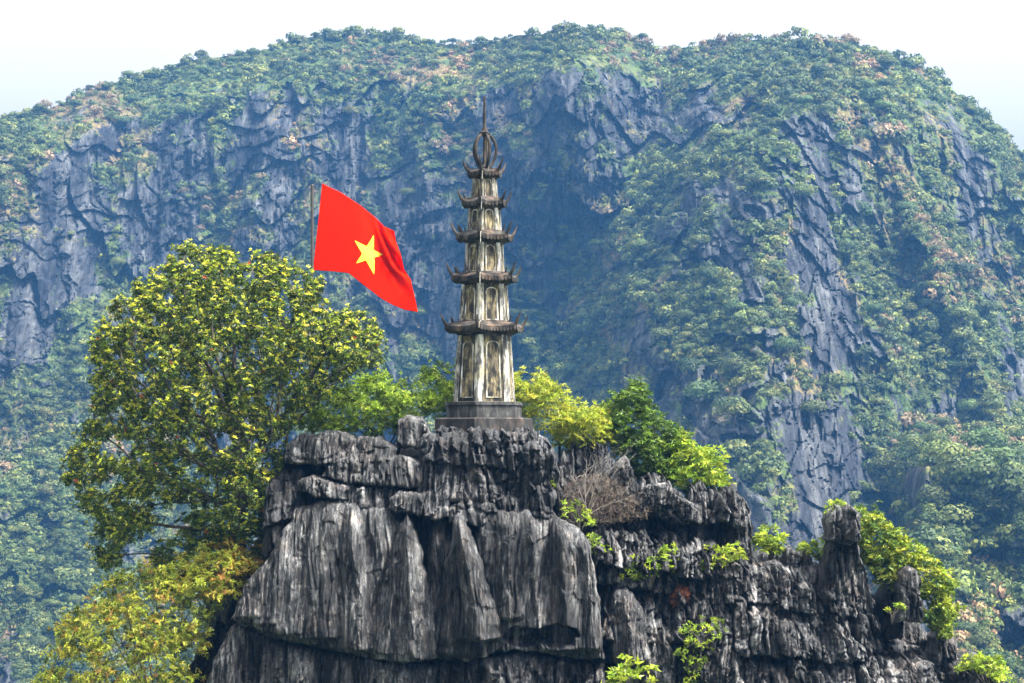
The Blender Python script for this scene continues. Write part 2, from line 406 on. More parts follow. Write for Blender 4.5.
# --- far trees on the mountain
def far_crown(r, h, nf, size, cols, lobes=5):
    cen = []
    for i in range(lobes):
        a = random.uniform(0, 6.28); q = random.uniform(.25, .6)*r if i else 0
        cen.append((q*math.cos(a), q*math.sin(a), h*random.uniform(.4,.75) if i else h*.62, r*random.uniform(.42,.62) if i else r*.66))
    cen = np.array(cen); idx = RNG.choice(lobes, nf, p=cen[:,3]**2/np.sum(cen[:,3]**2))
    d = rand_unit(nf); d[:,2] = np.abs(d[:,2])*.95 - .25
    rr = cen[idx,3]*RNG.uniform(.72, 1.05, nf)
    C = cen[idx,:3] + d*rr[:,None]*np.array([1,1,h/r*.75])
    D = unit(np.cross(d, rand_unit(nf)) + rand_unit(nf)*.25); Nn = unit(d + np.array([0,0,.25]) + rand_unit(nf)*.28)
    V, F = leaf_geo(C, D, size*RNG.uniform(.6,1.4,nf), size*.8*RNG.uniform(.6,1.4,nf), .12, .1, Nn)
    F = np.arange(nf*4).reshape(-1,4)
    lc = palette(lobes, cols, None, .12)[idx]*RNG.uniform(.75,1.25,(nf,1))
    return V, F, np.repeat(lc, 4, 0)
GREENS = [(.045,.072,.016), (.075,.105,.024), (.028,.05,.013), (.11,.13,.03), (.055,.085,.02)]
protos = []
for i in range(8):
    cols = [GREENS[i % 5], GREENS[(i+1) % 5]] if i != 5 else [(.17,.13,.06),(.13,.12,.05)]
    protos.append(far_crown(1.0, 1.25, 120, .27, cols, 4))
# the shrub cover: thousands nobody could count
flat = np.arange(NF*len(pxs)); okc = (PX.ravel() > -230) & (PX.ravel() < 1280) & (PY.ravel() < 720)
V1 = VEG[:NF].ravel()
area = np.gradient(PY, axis=0); 
prob = np.where(okc, np.clip((V1-.38)*2.6, .03, 1)**1.6, 0); prob /= prob.sum()
NS = 27000
pick = RNG.choice(flat, NS, p=prob)
Pf = P[:NF].reshape(-1,3)
Vs, Fs, Cs = [], [], []; off = 0
kind = RNG.integers(0, 7, NS); kind[kind >= 5] += 1; sc = RNG.lognormal(math.log(1.0), .50, NS)*(.75+.5*np.clip(V1[pick],0,1)); sc = np.clip(sc, .4, 3.8)
ang = RNG.uniform(0, 6.28, NS)
kind[(RNG.random(NS) < .5*sstep(.1, .45, fbm(Pf[pick,0]/40+9, Pf[pick,2]/40, 2, 67)))] = 5
colmul = 1 + .55*fbm(Pf[pick,0]/30, Pf[pick,2]/30, 2, 66)
warm = sstep(.05, .4, fbm(Pf[pick,0]/45+9, Pf[pick,2]/45, 2, 67))
for q in range(8):
    ii = np.where(kind == q)[0]; V, F, C = protos[q]
    ca, sa = np.cos(ang[ii]), np.sin(ang[ii])
    VV = np.stack([V[None,:,0]*ca[:,None]-V[None,:,1]*sa[:,None], V[None,:,0]*sa[:,None]+V[None,:,1]*ca[:,None], np.repeat(V[None,:,2],len(ii),0)-.35], -1)*sc[ii][:,None,None] + Pf[pick[ii]][:,None]
    Vs.append(VV.reshape(-1,3)); Fs.append((F[None]+(np.arange(len(ii))*len(V))[:,None,None]).reshape(-1,4)+off)
    cc = C[None]*colmul[ii][:,None,None]*(1+warm[ii][:,None,None]*np.array([.55,.38,.08])*.6)
    Cs.append(cc.reshape(-1,3)); off += len(ii)*len(V)
cv = link('shrub_cover', mesh_np('shrub_cover', np.vstack(Vs), np.vstack(Fs), np.clip(np.vstack(Cs),0,1)), M_LEAF_FAR)
tag(cv, 'low green and tawny scrub clinging all over the hazy mountain wall', 'shrubs', kind='stuff')

# single trees one can tell apart
tree_me = []
for i in range(7):
    r_ = 1.0; V, F, C = far_crown(1.0, 1.35, 1300, .115, [GREENS[i % 5], GREENS[(i+3) % 5]], 7)
    V[:,2] += .12
    cm = mesh_np('crown', V, F, C); cm.materials.append(M_LEAF_FAR)
    tb = MB(); tb.tube([(0,0,-.5),(.03,.02,.3),(.0,.05,.8)], [.07,.05,.03], 6)
    for q in range(4):
        a = q*1.6+i; tb.tube([(.02,.03,.4),(.25*math.cos(a),.25*math.sin(a),.75),(.45*math.cos(a),.45*math.sin(a),1.0)], [.035,.022,.01], 5)
    ob = tb.build('trunk', M_BARK); tm = ob.data; bpy.data.objects.remove(ob)
    tree_me.append((cm, tm))
REGIONS = [  # name of the place, box in the picture
 ('on the skyline crest left of the pagoda', 'trees on the left skyline', lambda x,y,c: y < c+26 and x < 480),
 ('on the skyline crest right of the pagoda', 'trees on the right skyline', lambda x,y,c: y < c+26),
 ('on the near bluff at the lower right corner', 'trees on the lower right bluff', lambda x,y,c: x > 880 and y > 430),
 ('on the sunlit shoulder at the far right', 'trees on the right shoulder', lambda x,y,c: x > 860 and y <= 430),
 ('on the rocky buttress right of the pagoda', 'trees on the buttress', lambda x,y,c: x > 690),
 ('in the wooded gully just right of the pagoda', 'trees in the gully', lambda x,y,c: x > 500),
 ('on the blue cliff behind the flag', 'trees on the cliff behind the flag', lambda x,y,c: x > 290),
 ('on the shaded slope left of the big tree', 'trees on the left slope', lambda x,y,c: y > 300),
 ('on the upper left cliff above the big tree', 'trees on the upper left cliff', lambda x,y,c: True)]
def mtn_point(px, py):
    j = int(np.argmin(np.abs(pxs-px))); i = int(np.argmin(np.abs(PY[:,j]-py))); return i, j
spots = []
hand = [(775,285,4.6),(812,420,4.2),(855,365,4.6),(690,325,3.6),(905,70,4.4),(888,75,4.6),(700,415,6.2),(735,425,5),(640,400,6),(600,330,5),(665,345,4),(560,300,5),(545,350,5),
 (520,290,4),(760,190,4.5),(800,205,4.5),(860,225,5),(880,240,5),(930,300,4.5),(960,330,5),(985,320,4.5),(1000,400,5),(700,250,4),(590,345,6),(620,300,4),(690,380,4.5),(570,380,5),
 (785,360,4.),(905,475,4.4),(975,500,7),(1000,490,6.5),(950,480,5.5),(1010,530,6.5),(965,540,6.5),(940,520,5),(1000,560,7),(985,460,6),(860,500,3.6),(890,480,4.5),(980,600,3),(940,640,3.4),
 (970,640,3),(350,120,4),(180,120,4.5),(120,130,4.5),(200,75,4.6),(215,110,5),(75,110,5),(255,60,4.5),(300,45,4),(130,80,4.5),(40,115,4.6),(410,200,4),(395,330,4.2),(420,320,3.6),(540,440,5),(600,430,5)]
for px_, py_, s_ in hand: i, j = mtn_point(px_, py_); spots.append((i, j, s_))
tries = 0
prob2 = np.where(okc & (PX.ravel() > -10) & (PX.ravel() < 1034) & (PY.ravel() < 690), np.clip((V1-.55)*2.5, .004, 1)**2, 0); prob2 /= prob2.sum()
cand = RNG.choice(flat, 3000, p=prob2); taken = [(PX[i,j], PY[i,j]) for i, j, _ in spots]
for c in cand:
    if len(spots) >= 298: break
    i, j = divmod(int(c), len(pxs)); x, y = PX[i,j], PY[i,j]
    if 120 < x < 330 and 300 < y < 700: continue
    if 250 < x < 850 and y > 560: continue
    if any(abs(x-a) < 13 and abs(y-b_) < 11 for a, b_ in taken): continue
    taken.append((x, y)); spots.append((i, j, random.uniform(2.6, 4.4)*(.85 if Yf[i,j] > 560 else 1)))
FORM = ['rounded green tree', 'spreading green tree', 'bushy green tree']
for q, (i, j, s_) in enumerate(spots):
    cm, tm = tree_me[q % 7]
    x, y = PX[i,j], PY[i,j]; c = float(np.interp(x, CREST[:,0], CREST[:,1]))
    for txt, grp, f in REGIONS:
        if f(x, y, c): break
    r_ = empty('hillside_tree', P[i,j]); s_ *= .72 if y < c+20 else .95; r_.scale = (s_, s_, s_*random.uniform(.7,.95)); r_.rotation_euler = (0,0,random.uniform(0,6.28))
    tag(r_, 'rounded green tree growing ' + txt, 'tree', grp)
    link('crown', cm, None, r_); link('trunk', tm, None, r_)

# ------------------------------------------------------------------ the limestone outcrop
def block(name, top, bot, Y, T=1.2, lean=.12, seed=0, lam=.42, famp=.16, cell=(.9,1.7), camp=.16, p=4., jag=.14, res=.034,
          ridges=None, mat=None, label=None, group=None, crack=.10, tb=None, tint=0, pu=None, fan=0, fine=.03, holes=None):
    top = np.array(top, float); bot = np.array(bot, float)
    x0 = max(top[0,0], bot[0,0]) if False else min(top[0,0], bot[0,0]); x1 = max(top[-1,0], bot[-1,0])
    wm = (x1-x0)/FPX*Y; nx = max(12, int(wm/res))
    u = np.linspace(0, 1, nx); u = u*.8 + .2*(.5-.5*np.cos(math.pi*u))
    px = x0 + (x1-x0)*u
    zt = CZ+(HOR-np.interp(px, top[:,0], top[:,1]))/FPX*Y; zb = CZ+(HOR-np.interp(px, bot[:,0], bot[:,1]))/FPX*Y
    X = (px-512)/FPX*Y
    h = np.maximum(zt-zb, .02); lim = np.minimum(1, h/.8)
    zt = zt + lim*jag*(ridged(X/lam*.8, X*0+seed, 3, seed+40)-.25) + lim*jag*.6*noise2(X/.13, X*0+seed, seed+7)
    vor = voro(X/cell[0]+.5, X*0+seed*3.7, seed)[2]; zt = zt + lim*(vor-.6)*jag*1.2
    zb = zb + lim*.08*noise2(X/.3, X*0, seed+3)
    zt = np.maximum(zt, zb+.02)
    nz = max(10, int((zt-zb).max()/res)); v = np.linspace(0, 1, nz); v = v*.7+.3*(.5-.5*np.cos(math.pi*v))
    Zg = zb[None,:] + (zt-zb)[None,:]*v[:,None]; Xg = np.repeat(X[None,:], nz, 0)
    Xg = Xg + .09*noise2(Xg/.7, Zg/.4, seed+90) + .04*noise2(Xg/.3, Zg/.16, seed+91)
    pu = (pu or p)*1.25
    famp = famp*1.45; camp = camp*1.25
    su = np.clip(1-np.abs(2*u-1)**pu, 0, 1)**(1/pu); pv_ = np.where(v < .5, p*2.2, p*1.3); sv = np.clip(1-np.abs(2*v-1)**pv_, 0, 1)**(1/pv_)
    sh = su[None,:]*sv[:,None]
    Xw = Xg + .22*noise2(Xg/1.3, Zg/2.2, seed+1) + fan*(Zg-zt.mean())*noise2(Xg/1.1, Xg*0, seed+6)
    Zw = Zg + .25*noise2(Xg/.9, Zg/1.1, seed+2)
    d = famp*ridged(Xw/lam, Zw/(lam*14), 2, seed+10) + famp*.35*ridged(Xw/(lam*.33), Zw/(lam*5), 2, seed+11)
    d = d - famp*1.1*sstep(.72, .98, 1-2*np.abs(noise2(Xw/(lam*1.5)+5, Zw/(lam*18), seed+13))) - famp*.5*sstep(.7, .97, 1-2*np.abs(noise2(Xw/(lam*.6)+5, Zw/(lam*9), seed+14)))
    d = d + 1.6*famp*noise2(Xw/(lam*3.3), Zw/(lam*9), seed+12)
    f1, f2, a, b_ = voro(Xw/cell[0], Zw/cell[1], seed+5); d = d + (a-.5)*2*camp - crack*sstep(.09, 0, f2-f1)
    f1, f2, a, b_ = voro(Xw/cell[0]*2.6, Zw/cell[1]*2.1+a*9, seed+8); d = d + (a-.5)*camp*.7 - crack*.45*sstep(.10, 0, f2-f1)
    d = d + camp*2.2*facet(Xw/(lam*1.9)+.3*noise2(Xg/.3,Zg/.5,seed+31), Zw/(lam*4.5), seed+30) + camp*1.2*facet(Xw/(lam*.75), Zw/(lam*1.7), seed+33)
    d = d + fine*fbm(Xg/.10, Zg/.22, 3, seed+15) + fine*.8*ridged(Xg/.07, Zg/.7, 2, seed+16)
    if ridges:
        rd = np.full(Xg.shape, -9.)
        for pts, amp in ridges:      # pts: (px, py, halfwidth px) down the crest of a rib
            pts = np.array(pts, float); pz = CZ+(HOR-pts[:,1])/FPX*Y
            o = np.argsort(pz); xc = np.interp(Zg, pz[o], (pts[o,0]-512)/FPX*Y) + .04*noise2(Zg/.5, Zg*0, seed+60)
            w = np.interp(Zg, pz[o], pts[o,2]/FPX*Y); q = np.abs(Xg-xc)/w
            inz = sstep(pz.min()-.1, pz.min()+.15, Zg)*sstep(pz.max()+.35, pz.max()-.1, Zg)
            rd = np.maximum(rd, (amp*1.5*(1.05-q**.85)*1.0 - .0)*inz - (1-inz)*.3)
        d = d*.7 + np.maximum(rd, -.5)
    d = np.maximum(d, -T*.8)
    if holes:
        for hx, hy, hw, hh, hd in holes:
            zc = CZ+(HOR-hy)/FPX*Y; xc = (hx-512)/FPX*Y
            q = ((Xg-xc)/(hw/FPX*Y))**2 + ((Zg-zc)/(hh/FPX*Y))**2 + .35*noise2(Xg/.2, Zg/.2, seed+80)
            d = d - hd*sstep(1.15, .6, q)
    topw = sstep(1.0, .85, v)[:,None]*.5+.5
    yf = Y - (T*.5 + d*topw)*sh - T*.5*sh + lean*(Zg-zb[None,:]) + T*.5
    tbk = tb if tb is not None else T
    yb = Y + T*.5 + tbk*sh*(1+.25*noise2(Xg/.8, Zg/.8, seed+70)) + lean*(Zg-zb[None,:])
    V = np.concatenate([np.stack([Xg,yf,Zg],-1).reshape(-1,3), np.stack([Xg,yb,Zg],-1).reshape(-1,3)])
    F = np.concatenate([grid_faces(nz,nx), grid_faces(nz,nx,True)+nz*nx])
    o = link(name, mesh_np(name, V, F), mat or M_ROCK)
    if label: tag(o, label, 'rock', group)
    else: tag(o, kind='structure')
    return o
def band(name, top, bot, Y, width=26, depth=.9, seed=0, jag=.2, layers=2, over=.9, mat=None, lam=.22, famp=.11):
    top = np.array(top, float); bot = np.array(bot, float); rg = random.Random(seed)
    for L_ in range(layers):
        x = top[0,0] - rg.uniform(0, width*.5); kk = 0
        while x < top[-1,0]:
            w = width*rg.uniform(.6, 1.6)*(1 if L_ == 0 else .75)
            a, b_ = max(x, top[0,0]), min(x+w*over, top[-1,0]); x += w*.82
            if b_-a < 5: continue
            nn = 6; xs_ = np.linspace(a, b_, nn)
            tt = np.interp(xs_, top[:,0], top[:,1]); bb = np.interp(xs_, bot[:,0], bot[:,1]); hh = bb-tt
            drop = 0 if L_ == 0 else rg.uniform(.15, .6)
            t2 = tt + hh*drop + np.array([rg.uniform(0, .16)*min(40, h_) for h_ in hh]) + np.array([.22,.03,0,0,.05,.25])*np.minimum(hh, 32)*rg.uniform(.3,1)
            if t2.max() > bb.min()-4: continue
            block(name, list(zip(xs_, t2)), list(zip(xs_, bb+rg.uniform(-2, 5))), Y + rg.uniform(-.35,.25)*depth - L_*.45*depth, depth*rg.uniform(.8,1.2), rg.uniform(.3,.8),
                  seed*13+kk+L_*57+3, lam*rg.uniform(.8,1.5), famp*rg.uniform(.8,1.3), (rg.uniform(.35,.8), rg.uniform(.5,1.3)), .12, rg.uniform(2.6,5), jag*1.5, .027, mat=mat, pu=rg.uniform(1.6,4), crack=.08, fine=.055)
            kk += 1
# hidden heart of the outcrop and the hill it crowns
block('rock_core', [(205,600),(232,575),(262,530),(300,470),(330,450),(420,445),(540,455),(600,490),(700,525),(770,575),(850,600),(930,650),(960,700)],
      [(205,900),(960,900)], 64.6, 3.2, .02, 1, 1.2, .3, (1.6,2.4), .35, 5, .1, .09, mat=M_ROCK_DARK, tb=4)
hr = np.linspace(0, 1, 60); ha = np.linspace(0, 2*math.pi, 97)[:-1]
HR, HA = np.meshgrid(hr, ha, indexing='ij')
rad = HR**1.3*95; hx = rad*np.cos(HA)*1.15+1; hy = 68+rad*np.sin(HA)
hz = np.interp(rad, [0,9,13,20,40,70,95], [81.5,80.5,74,62,34,10,-1]) + (3*fbm(hx/14, hy/14, 4, 8))*sstep(5, 14, rad)
tag(link('hill', mesh_np('hill', np.stack([hx,hy,hz],-1).reshape(-1,3), grid_faces(60,96,wrap=True)), M_MTN), kind='structure')
link_hill = bpy.data.objects['hill'].data; a_ = link_hill.attributes.new('veg', 'FLOAT', 'POINT'); a_.data.foreach_set('value', np.full(60*96, .62, np.float32))

# --- main face
block('rock_face', [(232,616),(243,588),(262,565),(280,536),(296,508),(320,500),(352,503),(394,511),(402,520)], [(232,620),(268,636),(320,648),(372,658),(402,660)],
      59.5, 1.1, .14, 11, .46, .17, (2.2,4.5), .05, 5, .06, .024, pu=3, crack=.04, fan=.1,
      ridges=[([(300,508,22),(285,560,26),(262,625,30)],.22), ([(330,503,14),(322,560,22),(318,640,24)],.28), ([(352,506,9),(356,570,20),(362,650,24)],.45), ([(378,512,10),(384,560,12),(386,650,14)],.2)])
block('rock_lobe', [(233,614),(246,584),(262,562),(282,554),(304,553),(326,556),(342,560),(352,575)], [(233,620),(268,632),(320,646),(352,652)],
      59.05, .7, .22, 12, .34, .13, (1.8,3.5), .05, 3.2, .05, .024, pu=2.6, crack=.03,
      ridges=[([(262,566,14),(258,620,22)],.16), ([(292,556,14),(290,636,20)],.20), ([(326,560,10),(330,640,26)],.3)])
block('rock_face', [(370,540),(388,512),(410,500),(440,500),(470,506),(505,512)], [(370,662),(430,666),(505,664)],
      60.9, .9, .12, 13, .3, .12, (2,4), .05, 6, .05, .024, pu=5, crack=.04)
block('rock_rib', [(368,640),(378,600),(388,556),(398,524),(408,512),(418,540),(430,596),(440,640)], [(368,658),(404,662),(440,656)], 59.1, .8, .2, 14, .34, .10, (3,4), .06, 5, .03, .022, pu=2.6, crack=.03,
      ridges=[([(407,512,12),(411,580,24),(418,662,34)],.75), ([(396,560,8),(388,655,16)],.45)])
block('rock_rib', [(424,620),(428,540),(434,516),(442,514),(450,540),(454,620)], [(424,660),(454,660)], 59.7, .8, .22, 15, .2, .09, (3,4), .03, 4, .02, .022, pu=2, crack=.02,
      ridges=[([(437,514,10),(438,655,14)],.25)])
block('rock_rib', [(434,640),(442,588),(450,540),(456,512),(463,512),(476,545),(490,590),(502,622),(500,645)], [(434,658),(466,662),(482,658),(500,650)], 58.95, .8, .2, 16, .34, .10, (3,4), .06, 5, .03, .022, pu=2.6, crack=.03,
      ridges=[([(457,512,14),(470,570,28),(482,640,40)],.85), ([(452,560,8),(448,655,16)],.4)])
block('rock_face', [(474,530),(480,508),(500,510),(520,514),(528,508),(534,518),(552,514),(566,520),(580,528),(590,542),(598,600),(604,640)], [(474,655),(510,650),(540,652),(570,658),(604,660)],
      59.5, 1.2, .14, 17, .36, .15, (2.4,5), .05, 5, .08, .024, pu=3.5, crack=.04,
      ridges=[([(508,512,12),(510,620,16)],.32), ([(530,512,10),(540,640,18)],.34), ([(560,516,14),(568,650,22)],.5), ([(586,535,10),(592,650,14)],.3), ([(487,512,10),(482,640,14)],.15)],
      holes=[(522,636,20,11,.8), (556,634,22,12,.9)])
block('rock_face', [(480,566),(492,560),(502,580),(508,620)], [(480,628),(496,634),(508,632)], 59.5, .9, .1, 18, .3, .08, (2,3), .05, 4, .04, .03)
# row below the long crack
block('rock_face', [(205,683),(222,640),(236,622),(268,636),(320,650),(374,658)], [(205,860),(374,860)], 59.7, 1.2, .06, 19, .4, .24, (1.4,4.5), .14, 6, .04, .03,
      ridges=[([(240,628,14),(225,720,20)],.3), ([(272,638,10),(268,760,16)],.2), ([(305,648,16),(300,760,20)],.3), ([(345,655,14),(352,760,22)],.4)])
block('rock_face', [(368,660),(400,662),(436,666)], [(368,860),(436,860)], 59.4, 1.2, .06, 20, .35, .16, (1.3,3), .12, 6, .05, .03, ridges=[([(402,662,22),(412,760,28)],.4)])
block('rock_face', [(428,664),(460,662),(480,658),(520,654),(560,660),(606,664)], [(428,860),(606,860)], 59.75, 1.2, .06, 21, .3, .24, (1.0,1.6), .22, 6, .06, .03)
# upper strata
block('rock_slab', [(282,450),(298,436),(318,436),(336,431),(352,438),(378,437),(398,446)], [(282,462),(300,464),(330,466),(398,462)], 61.0, 1.6, .4, 22, .4, .12, (1.5,2), .08, 4, .10, .026)
block('rock_slab', [(396,438),(400,418),(410,414),(424,416),(428,436)], [(396,448),(428,450)], 61.4, .9, .1, 23, .5, .1, (1,2), .1, 4, .05, .03)
block('rock_slab', [(322,472),(334,462),(354,457),(372,458),(402,455),(420,462),(426,486)], [(322,476),(352,484),(392,487),(426,490)], 60.5, 1.3, .5, 24, .34, .13, (2,3), .06, 4, .05, .024)
block('rock_slab', [(298,486),(302,478),(312,474),(334,480),(352,486)], [(298,490),(320,498),(352,500)], 60.1, 1.1, .5, 25, .25, .06, (1.5,2), .06, 3, .03, .024)
block('rock_slab', [(330,492),(352,483),(396,488),(404,500)], [(330,506),(404,512)], 60.6, 1.0, .1, 26, .3, .12, (1.2,2), .1, 5, .03, .03)
block('rock_slab', [(416,480),(424,462),(436,455),(448,456),(460,463),(472,456),(486,464),(496,478),(508,494)], [(416,500),(450,502),(508,504)], 60.5, 1.2, .35, 27, .26, .14, (1.6,3), .08, 4, .08, .024)
block('rock_cap', [(390,500),(398,490),(420,492),(432,486),(446,488),(452,506)], [(390,510),(410,514),(432,520),(452,518)], 59.8, 1.0, .4, 28, .24, .09, (1.2,1.6), .08, 3.5, .05, .024)
block('rock_cap', [(448,508),(456,500),(478,498),(494,504),(500,516)], [(448,522),(478,526),(500,522)], 59.9, .9, .4, 29, .3, .09, (1.2,1.6), .08, 3.5, .05, .026)
block('rock_slab', [(496,500),(504,494),(516,496),(524,500),(522,516)], [(496,512),(522,526)], 60.2, .8, .2, 30, .3, .1, (1,1.6), .12, 4, .05, .03)
# the dark stack that carries the pagoda
block('rock_stack', [(418,446),(424,434),(440,432),(500,433),(536,432),(548,440),(556,454),(562,490)], [(418,500),(562,530)], 61.3, 1.5, .04, 31, .5, .14, (1.1,1.5), .24, 7, .04, .028, mat=M_ROCK_DARK, tb=2.6)
block('rock_stack', [(424,446),(440,436),(470,438),(486,446),(488,462)], [(424,462),(488,470)], 60.5, .7, .05, 32, .5, .1, (1.1,1.1), .12, 5, .06, .028, mat=M_ROCK_DARK)
block('rock_stack', [(488,452),(500,440),(518,446),(532,440),(546,452),(552,480)], [(488,500),(552,512)], 60.55, .8, .08, 33, .36, .14, (.8,1.6), .18, 5, .08, .028, mat=M_ROCK_DARK)
block('rock_stack', [(520,490),(530,478),(544,476),(556,490)], [(520,516),(556,522)], 60.2, .8, .1, 34, .3, .1, (.8,1), .12, 3, .08, .03, mat=M_ROCK_DARK)
band('rubble', [(430,428),(460,424),(500,427),(530,425),(546,434)], [(430,446),(546,450)], 60.75, 15, .6, 37, .08, 1, mat=M_ROCK_DARK)
band('rubble', [(424,440),(470,442),(520,440),(552,448)], [(424,462),(552,468)], 60.5, 20, .7, 38, .1, 1, mat=M_ROCK_DARK)
# left flank behind the big tree
block('rock_flank', [(180,683),(196,640),(214,610),(236,575),(258,530),(274,500),(290,462),(306,452),(330,470)], [(180,860),(330,860)], 61.8, 1.5, .16, 35, .8, .25, (1.5,2.2), .3, 5, .16, .04, mat=M_ROCK_DARK)
block('rock_flank', [(262,520),(270,480),(284,462),(300,466),(308,500)], [(262,560),(308,540)], 60.8, 1.2, .2, 36, .5, .14, (1.,1.6), .2, 3, .1, .03, mat=M_ROCK_DARK)

# --- the rugged right-hand side, built of many small crags
D_ = M_ROCK_DARK
band('rock_crag', [(548,470),(558,448),(572,438),(586,440),(600,446),(616,452),(628,470),(640,500)], [(548,505),(640,510)], 63.0, 17, .8, 41, .22, 2, mat=D_)
block('boulder', [(612,480),(616,462),(624,456),(632,466),(638,486)], [(612,494),(638,500)], 61.8, .7, .15, 44, .3, .07, (.6,1), .08, 3, .05, .026)
band('rock_crag', [(630,502),(640,480),(660,472),(672,486),(690,492),(700,486),(722,488),(738,488),(748,500),(752,516)], [(630,508),(690,520),(752,528)], 62.4, 16, 1.1, 42, .18, 2)
block('rock_shelf', [(636,494),(650,484),(668,482),(684,498),(700,506)], [(636,500),(700,526)], 61.9, 1.2, .1, 43, .22, .12, (.6,.7), .12, 3.5, .12, .026)
block('rock_shelf', [(686,512),(716,508),(748,514),(754,530)], [(686,560),(754,565)], 63.4, .9, .05, 45, .4, .1, (.9,1), .15, 5, .1, .03, mat=D_)
band('rock_crag', [(572,520),(590,514),(620,512),(640,516),(660,512),(690,520),(716,528),(736,545),(750,560)], [(572,580),(640,590),(700,600),(750,600)], 62.4, 22, 1.3, 46, .16, 3)
band('rock_crag', [(600,566),(622,560),(650,556),(680,552),(700,545),(724,552)], [(600,640),(724,640)], 61.3, 24, 1.2, 47, .16, 2)
block('rock_stub', [(609,640),(611,606),(616,592),(626,588),(634,596),(644,612),(652,630)], [(609,662),(630,668),(652,662)], 60.0, 1.0, .22, 48, .26, .10, (1.4,2.5), .06, 3, .05, .024, pu=2.4,
      ridges=[([(622,590,9),(634,662,16)],.3)])
block('rock_stub', [(640,650),(650,622),(660,620),(670,640),(676,664)], [(640,690),(676,690)], 60.2, .9, .15, 49, .26, .1, (1,1.6), .08, 3, .06, .026)
block('rock_stub', [(600,672),(620,664),(650,668),(664,690)], [(600,860),(664,860)], 60.8, 1.1, .05, 50, .36, .14, (.8,1.6), .2, 5, .08, .03)
block('rock_wall', [(680,600),(696,584),(712,578),(730,576),(750,574),(766,580),(778,592),(782,620)], [(660,860),(782,860)], 60.7, 1.6, .42, 51, .28, .2, (.75,1.7), .22, 5, .16, .026)
block('rock_wall', [(690,610),(702,598),(716,592),(728,600),(736,620)], [(690,680),(736,690)], 60.0, 1.0, .42, 52, .26, .13, (.6,1), .14, 3, .12, .026)
block('rock_wall', [(730,640),(738,606),(750,590),(764,594),(776,612),(780,650)], [(730,860),(780,860)], 60.0, 1.0, .42, 53, .24, .12, (.9,1.7), .16, 3.4, .1, .026)
block('rock_wall', [(738,580),(750,568),(770,562),(790,560),(812,566),(836,568),(858,576),(872,590),(880,604)], [(738,640),(880,650)], 61.6, 1.5, .42, 54, .26, .15, (.8,1.2), .16, 4.5, .1, .026)
block('rock_wall', [(770,610),(786,590),(806,592),(826,604),(838,612),(846,640)], [(770,860),(846,860)], 60.5, 1.3, .42, 55, .26, .17, (.8,1.5), .2, 4, .12, .026)
block('rock_wall', [(820,612),(836,604),(852,606),(872,612),(884,624),(890,660)], [(820,860),(890,860)], 60.9, 1.3, .42, 56, .26, .17, (.9,1.3), .2, 4, .12, .026)
block('rock_wall', [(790,650),(802,634),(820,642),(832,660)], [(790,860),(832,860)], 59.9, 1.0, .42, 57, .22, .13, (.8,1.2), .15, 3.4, .1, .026)
block('rock_wall', [(876,620),(886,612),(900,612),(920,618),(936,630),(950,644),(956,660)], [(876,860),(956,860)], 61.3, 1.3, .42, 58, .3, .14, (1.2,1.5), .14, 4, .08, .026)
block('rock_wall', [(936,640),(944,630),(954,632),(962,646)], [(936,860),(962,860)], 61.9, .9, .1, 59, .3, .1, (1,1.5), .12, 4, .06, .026)
band('rock_crag', [(660,560),(690,556),(720,560),(748,552),(790,555)], [(660,610),(790,600)], 62.2, 22, 1.2, 60, .14, 2)
band('rock_crag', [(776,560),(790,552),(808,556),(820,566)], [(776,580),(820,585)], 62.6, 14, .8, 61, .1, 1)
block('boulder', [(783,560),(786,548),(792,546),(798,552),(800,562)], [(783,568),(800,568)], 62.2, .5, .05, 62, .2, .05, (.5,.6), .05, 3, .03, .026)
block('rock_shelf', [(950,664),(968,660),(984,658),(1000,668),(1010,684)], [(950,860),(1010,860)], 61.4, 1.5, .1, 63, .3, .15, (.9,1.2), .15, 4, .1, .03)
band('rock_crag', [(686,612),(700,600),(730,592),(780,596),(806,600),(840,612),(870,622)], [(686,650),(780,655),(870,660)], 60.6, 22, 1.1, 64, .12, 2)
band('rock_crag', [(700,648),(730,640),(780,640),(830,644),(880,652),(940,664)], [(700,690),(940,700)], 60.5, 26, 1.1, 65, .12, 2)
band('rock_crag', [(744,572),(780,566),(830,572),(870,590)], [(744,600),(870,618)], 61.4, 18, 1.0, 66, .1, 2)
band('rock_crag', [(590,535),(620,530),(660,534),(700,540),(740,556)], [(590,560),(740,580)], 61.2, 15, .9, 67, .12, 2)
# free-standing pinnacles
def rock_thing(name, label, parts, group=None):
    o = None
    for i, (args, kw) in enumerate(parts):
        b_ = block('cap_stone' if i else name, *args, **kw)
        if 'kind' in b_: del b_['kind']
        if i == 0: o = tag(b_, label, 'rock', group)
        else: b_.parent = o
    return o
rock_thing('rock_pinnacle', 'tall grey rock pinnacle with a capstone standing left of the vines', [
    (([(820,594),(826,560),(832,540),(840,530),(852,530),(858,550),(866,572),(874,596)], [(820,604),(874,612)], 61.2, .9, .06, 71, .3, .1, (.5,1.6), .12, 4, .05, .024), dict(pu=3)),
    (([(827,535),(829,514),(836,505),(848,503),(858,512),(861,534)], [(827,540),(844,545),(861,540)], 60.9, .9, .03, 72, .34, .08, (.9,1.6), .1, 5, .05, .024), dict(pu=4))])
rock_thing('rock_pinnacle', 'short dark rock pinnacle with a rounded capstone among the vines', [
    (([(894,612),(896,594),(902,588),(912,588),(920,598),(923,614)], [(894,622),(923,622)], 60.9, .8, .04, 73, .3, .08, (.8,1), .08, 4, .04, .024), dict(pu=3)),
    (([(896,590),(900,574),(906,566),(914,568),(921,580),(922,592)], [(896,593),(908,597),(922,594)], 60.8, .75, .03, 74, .3, .07, (.8,1), .08, 4, .04, .024), dict(pu=3))])
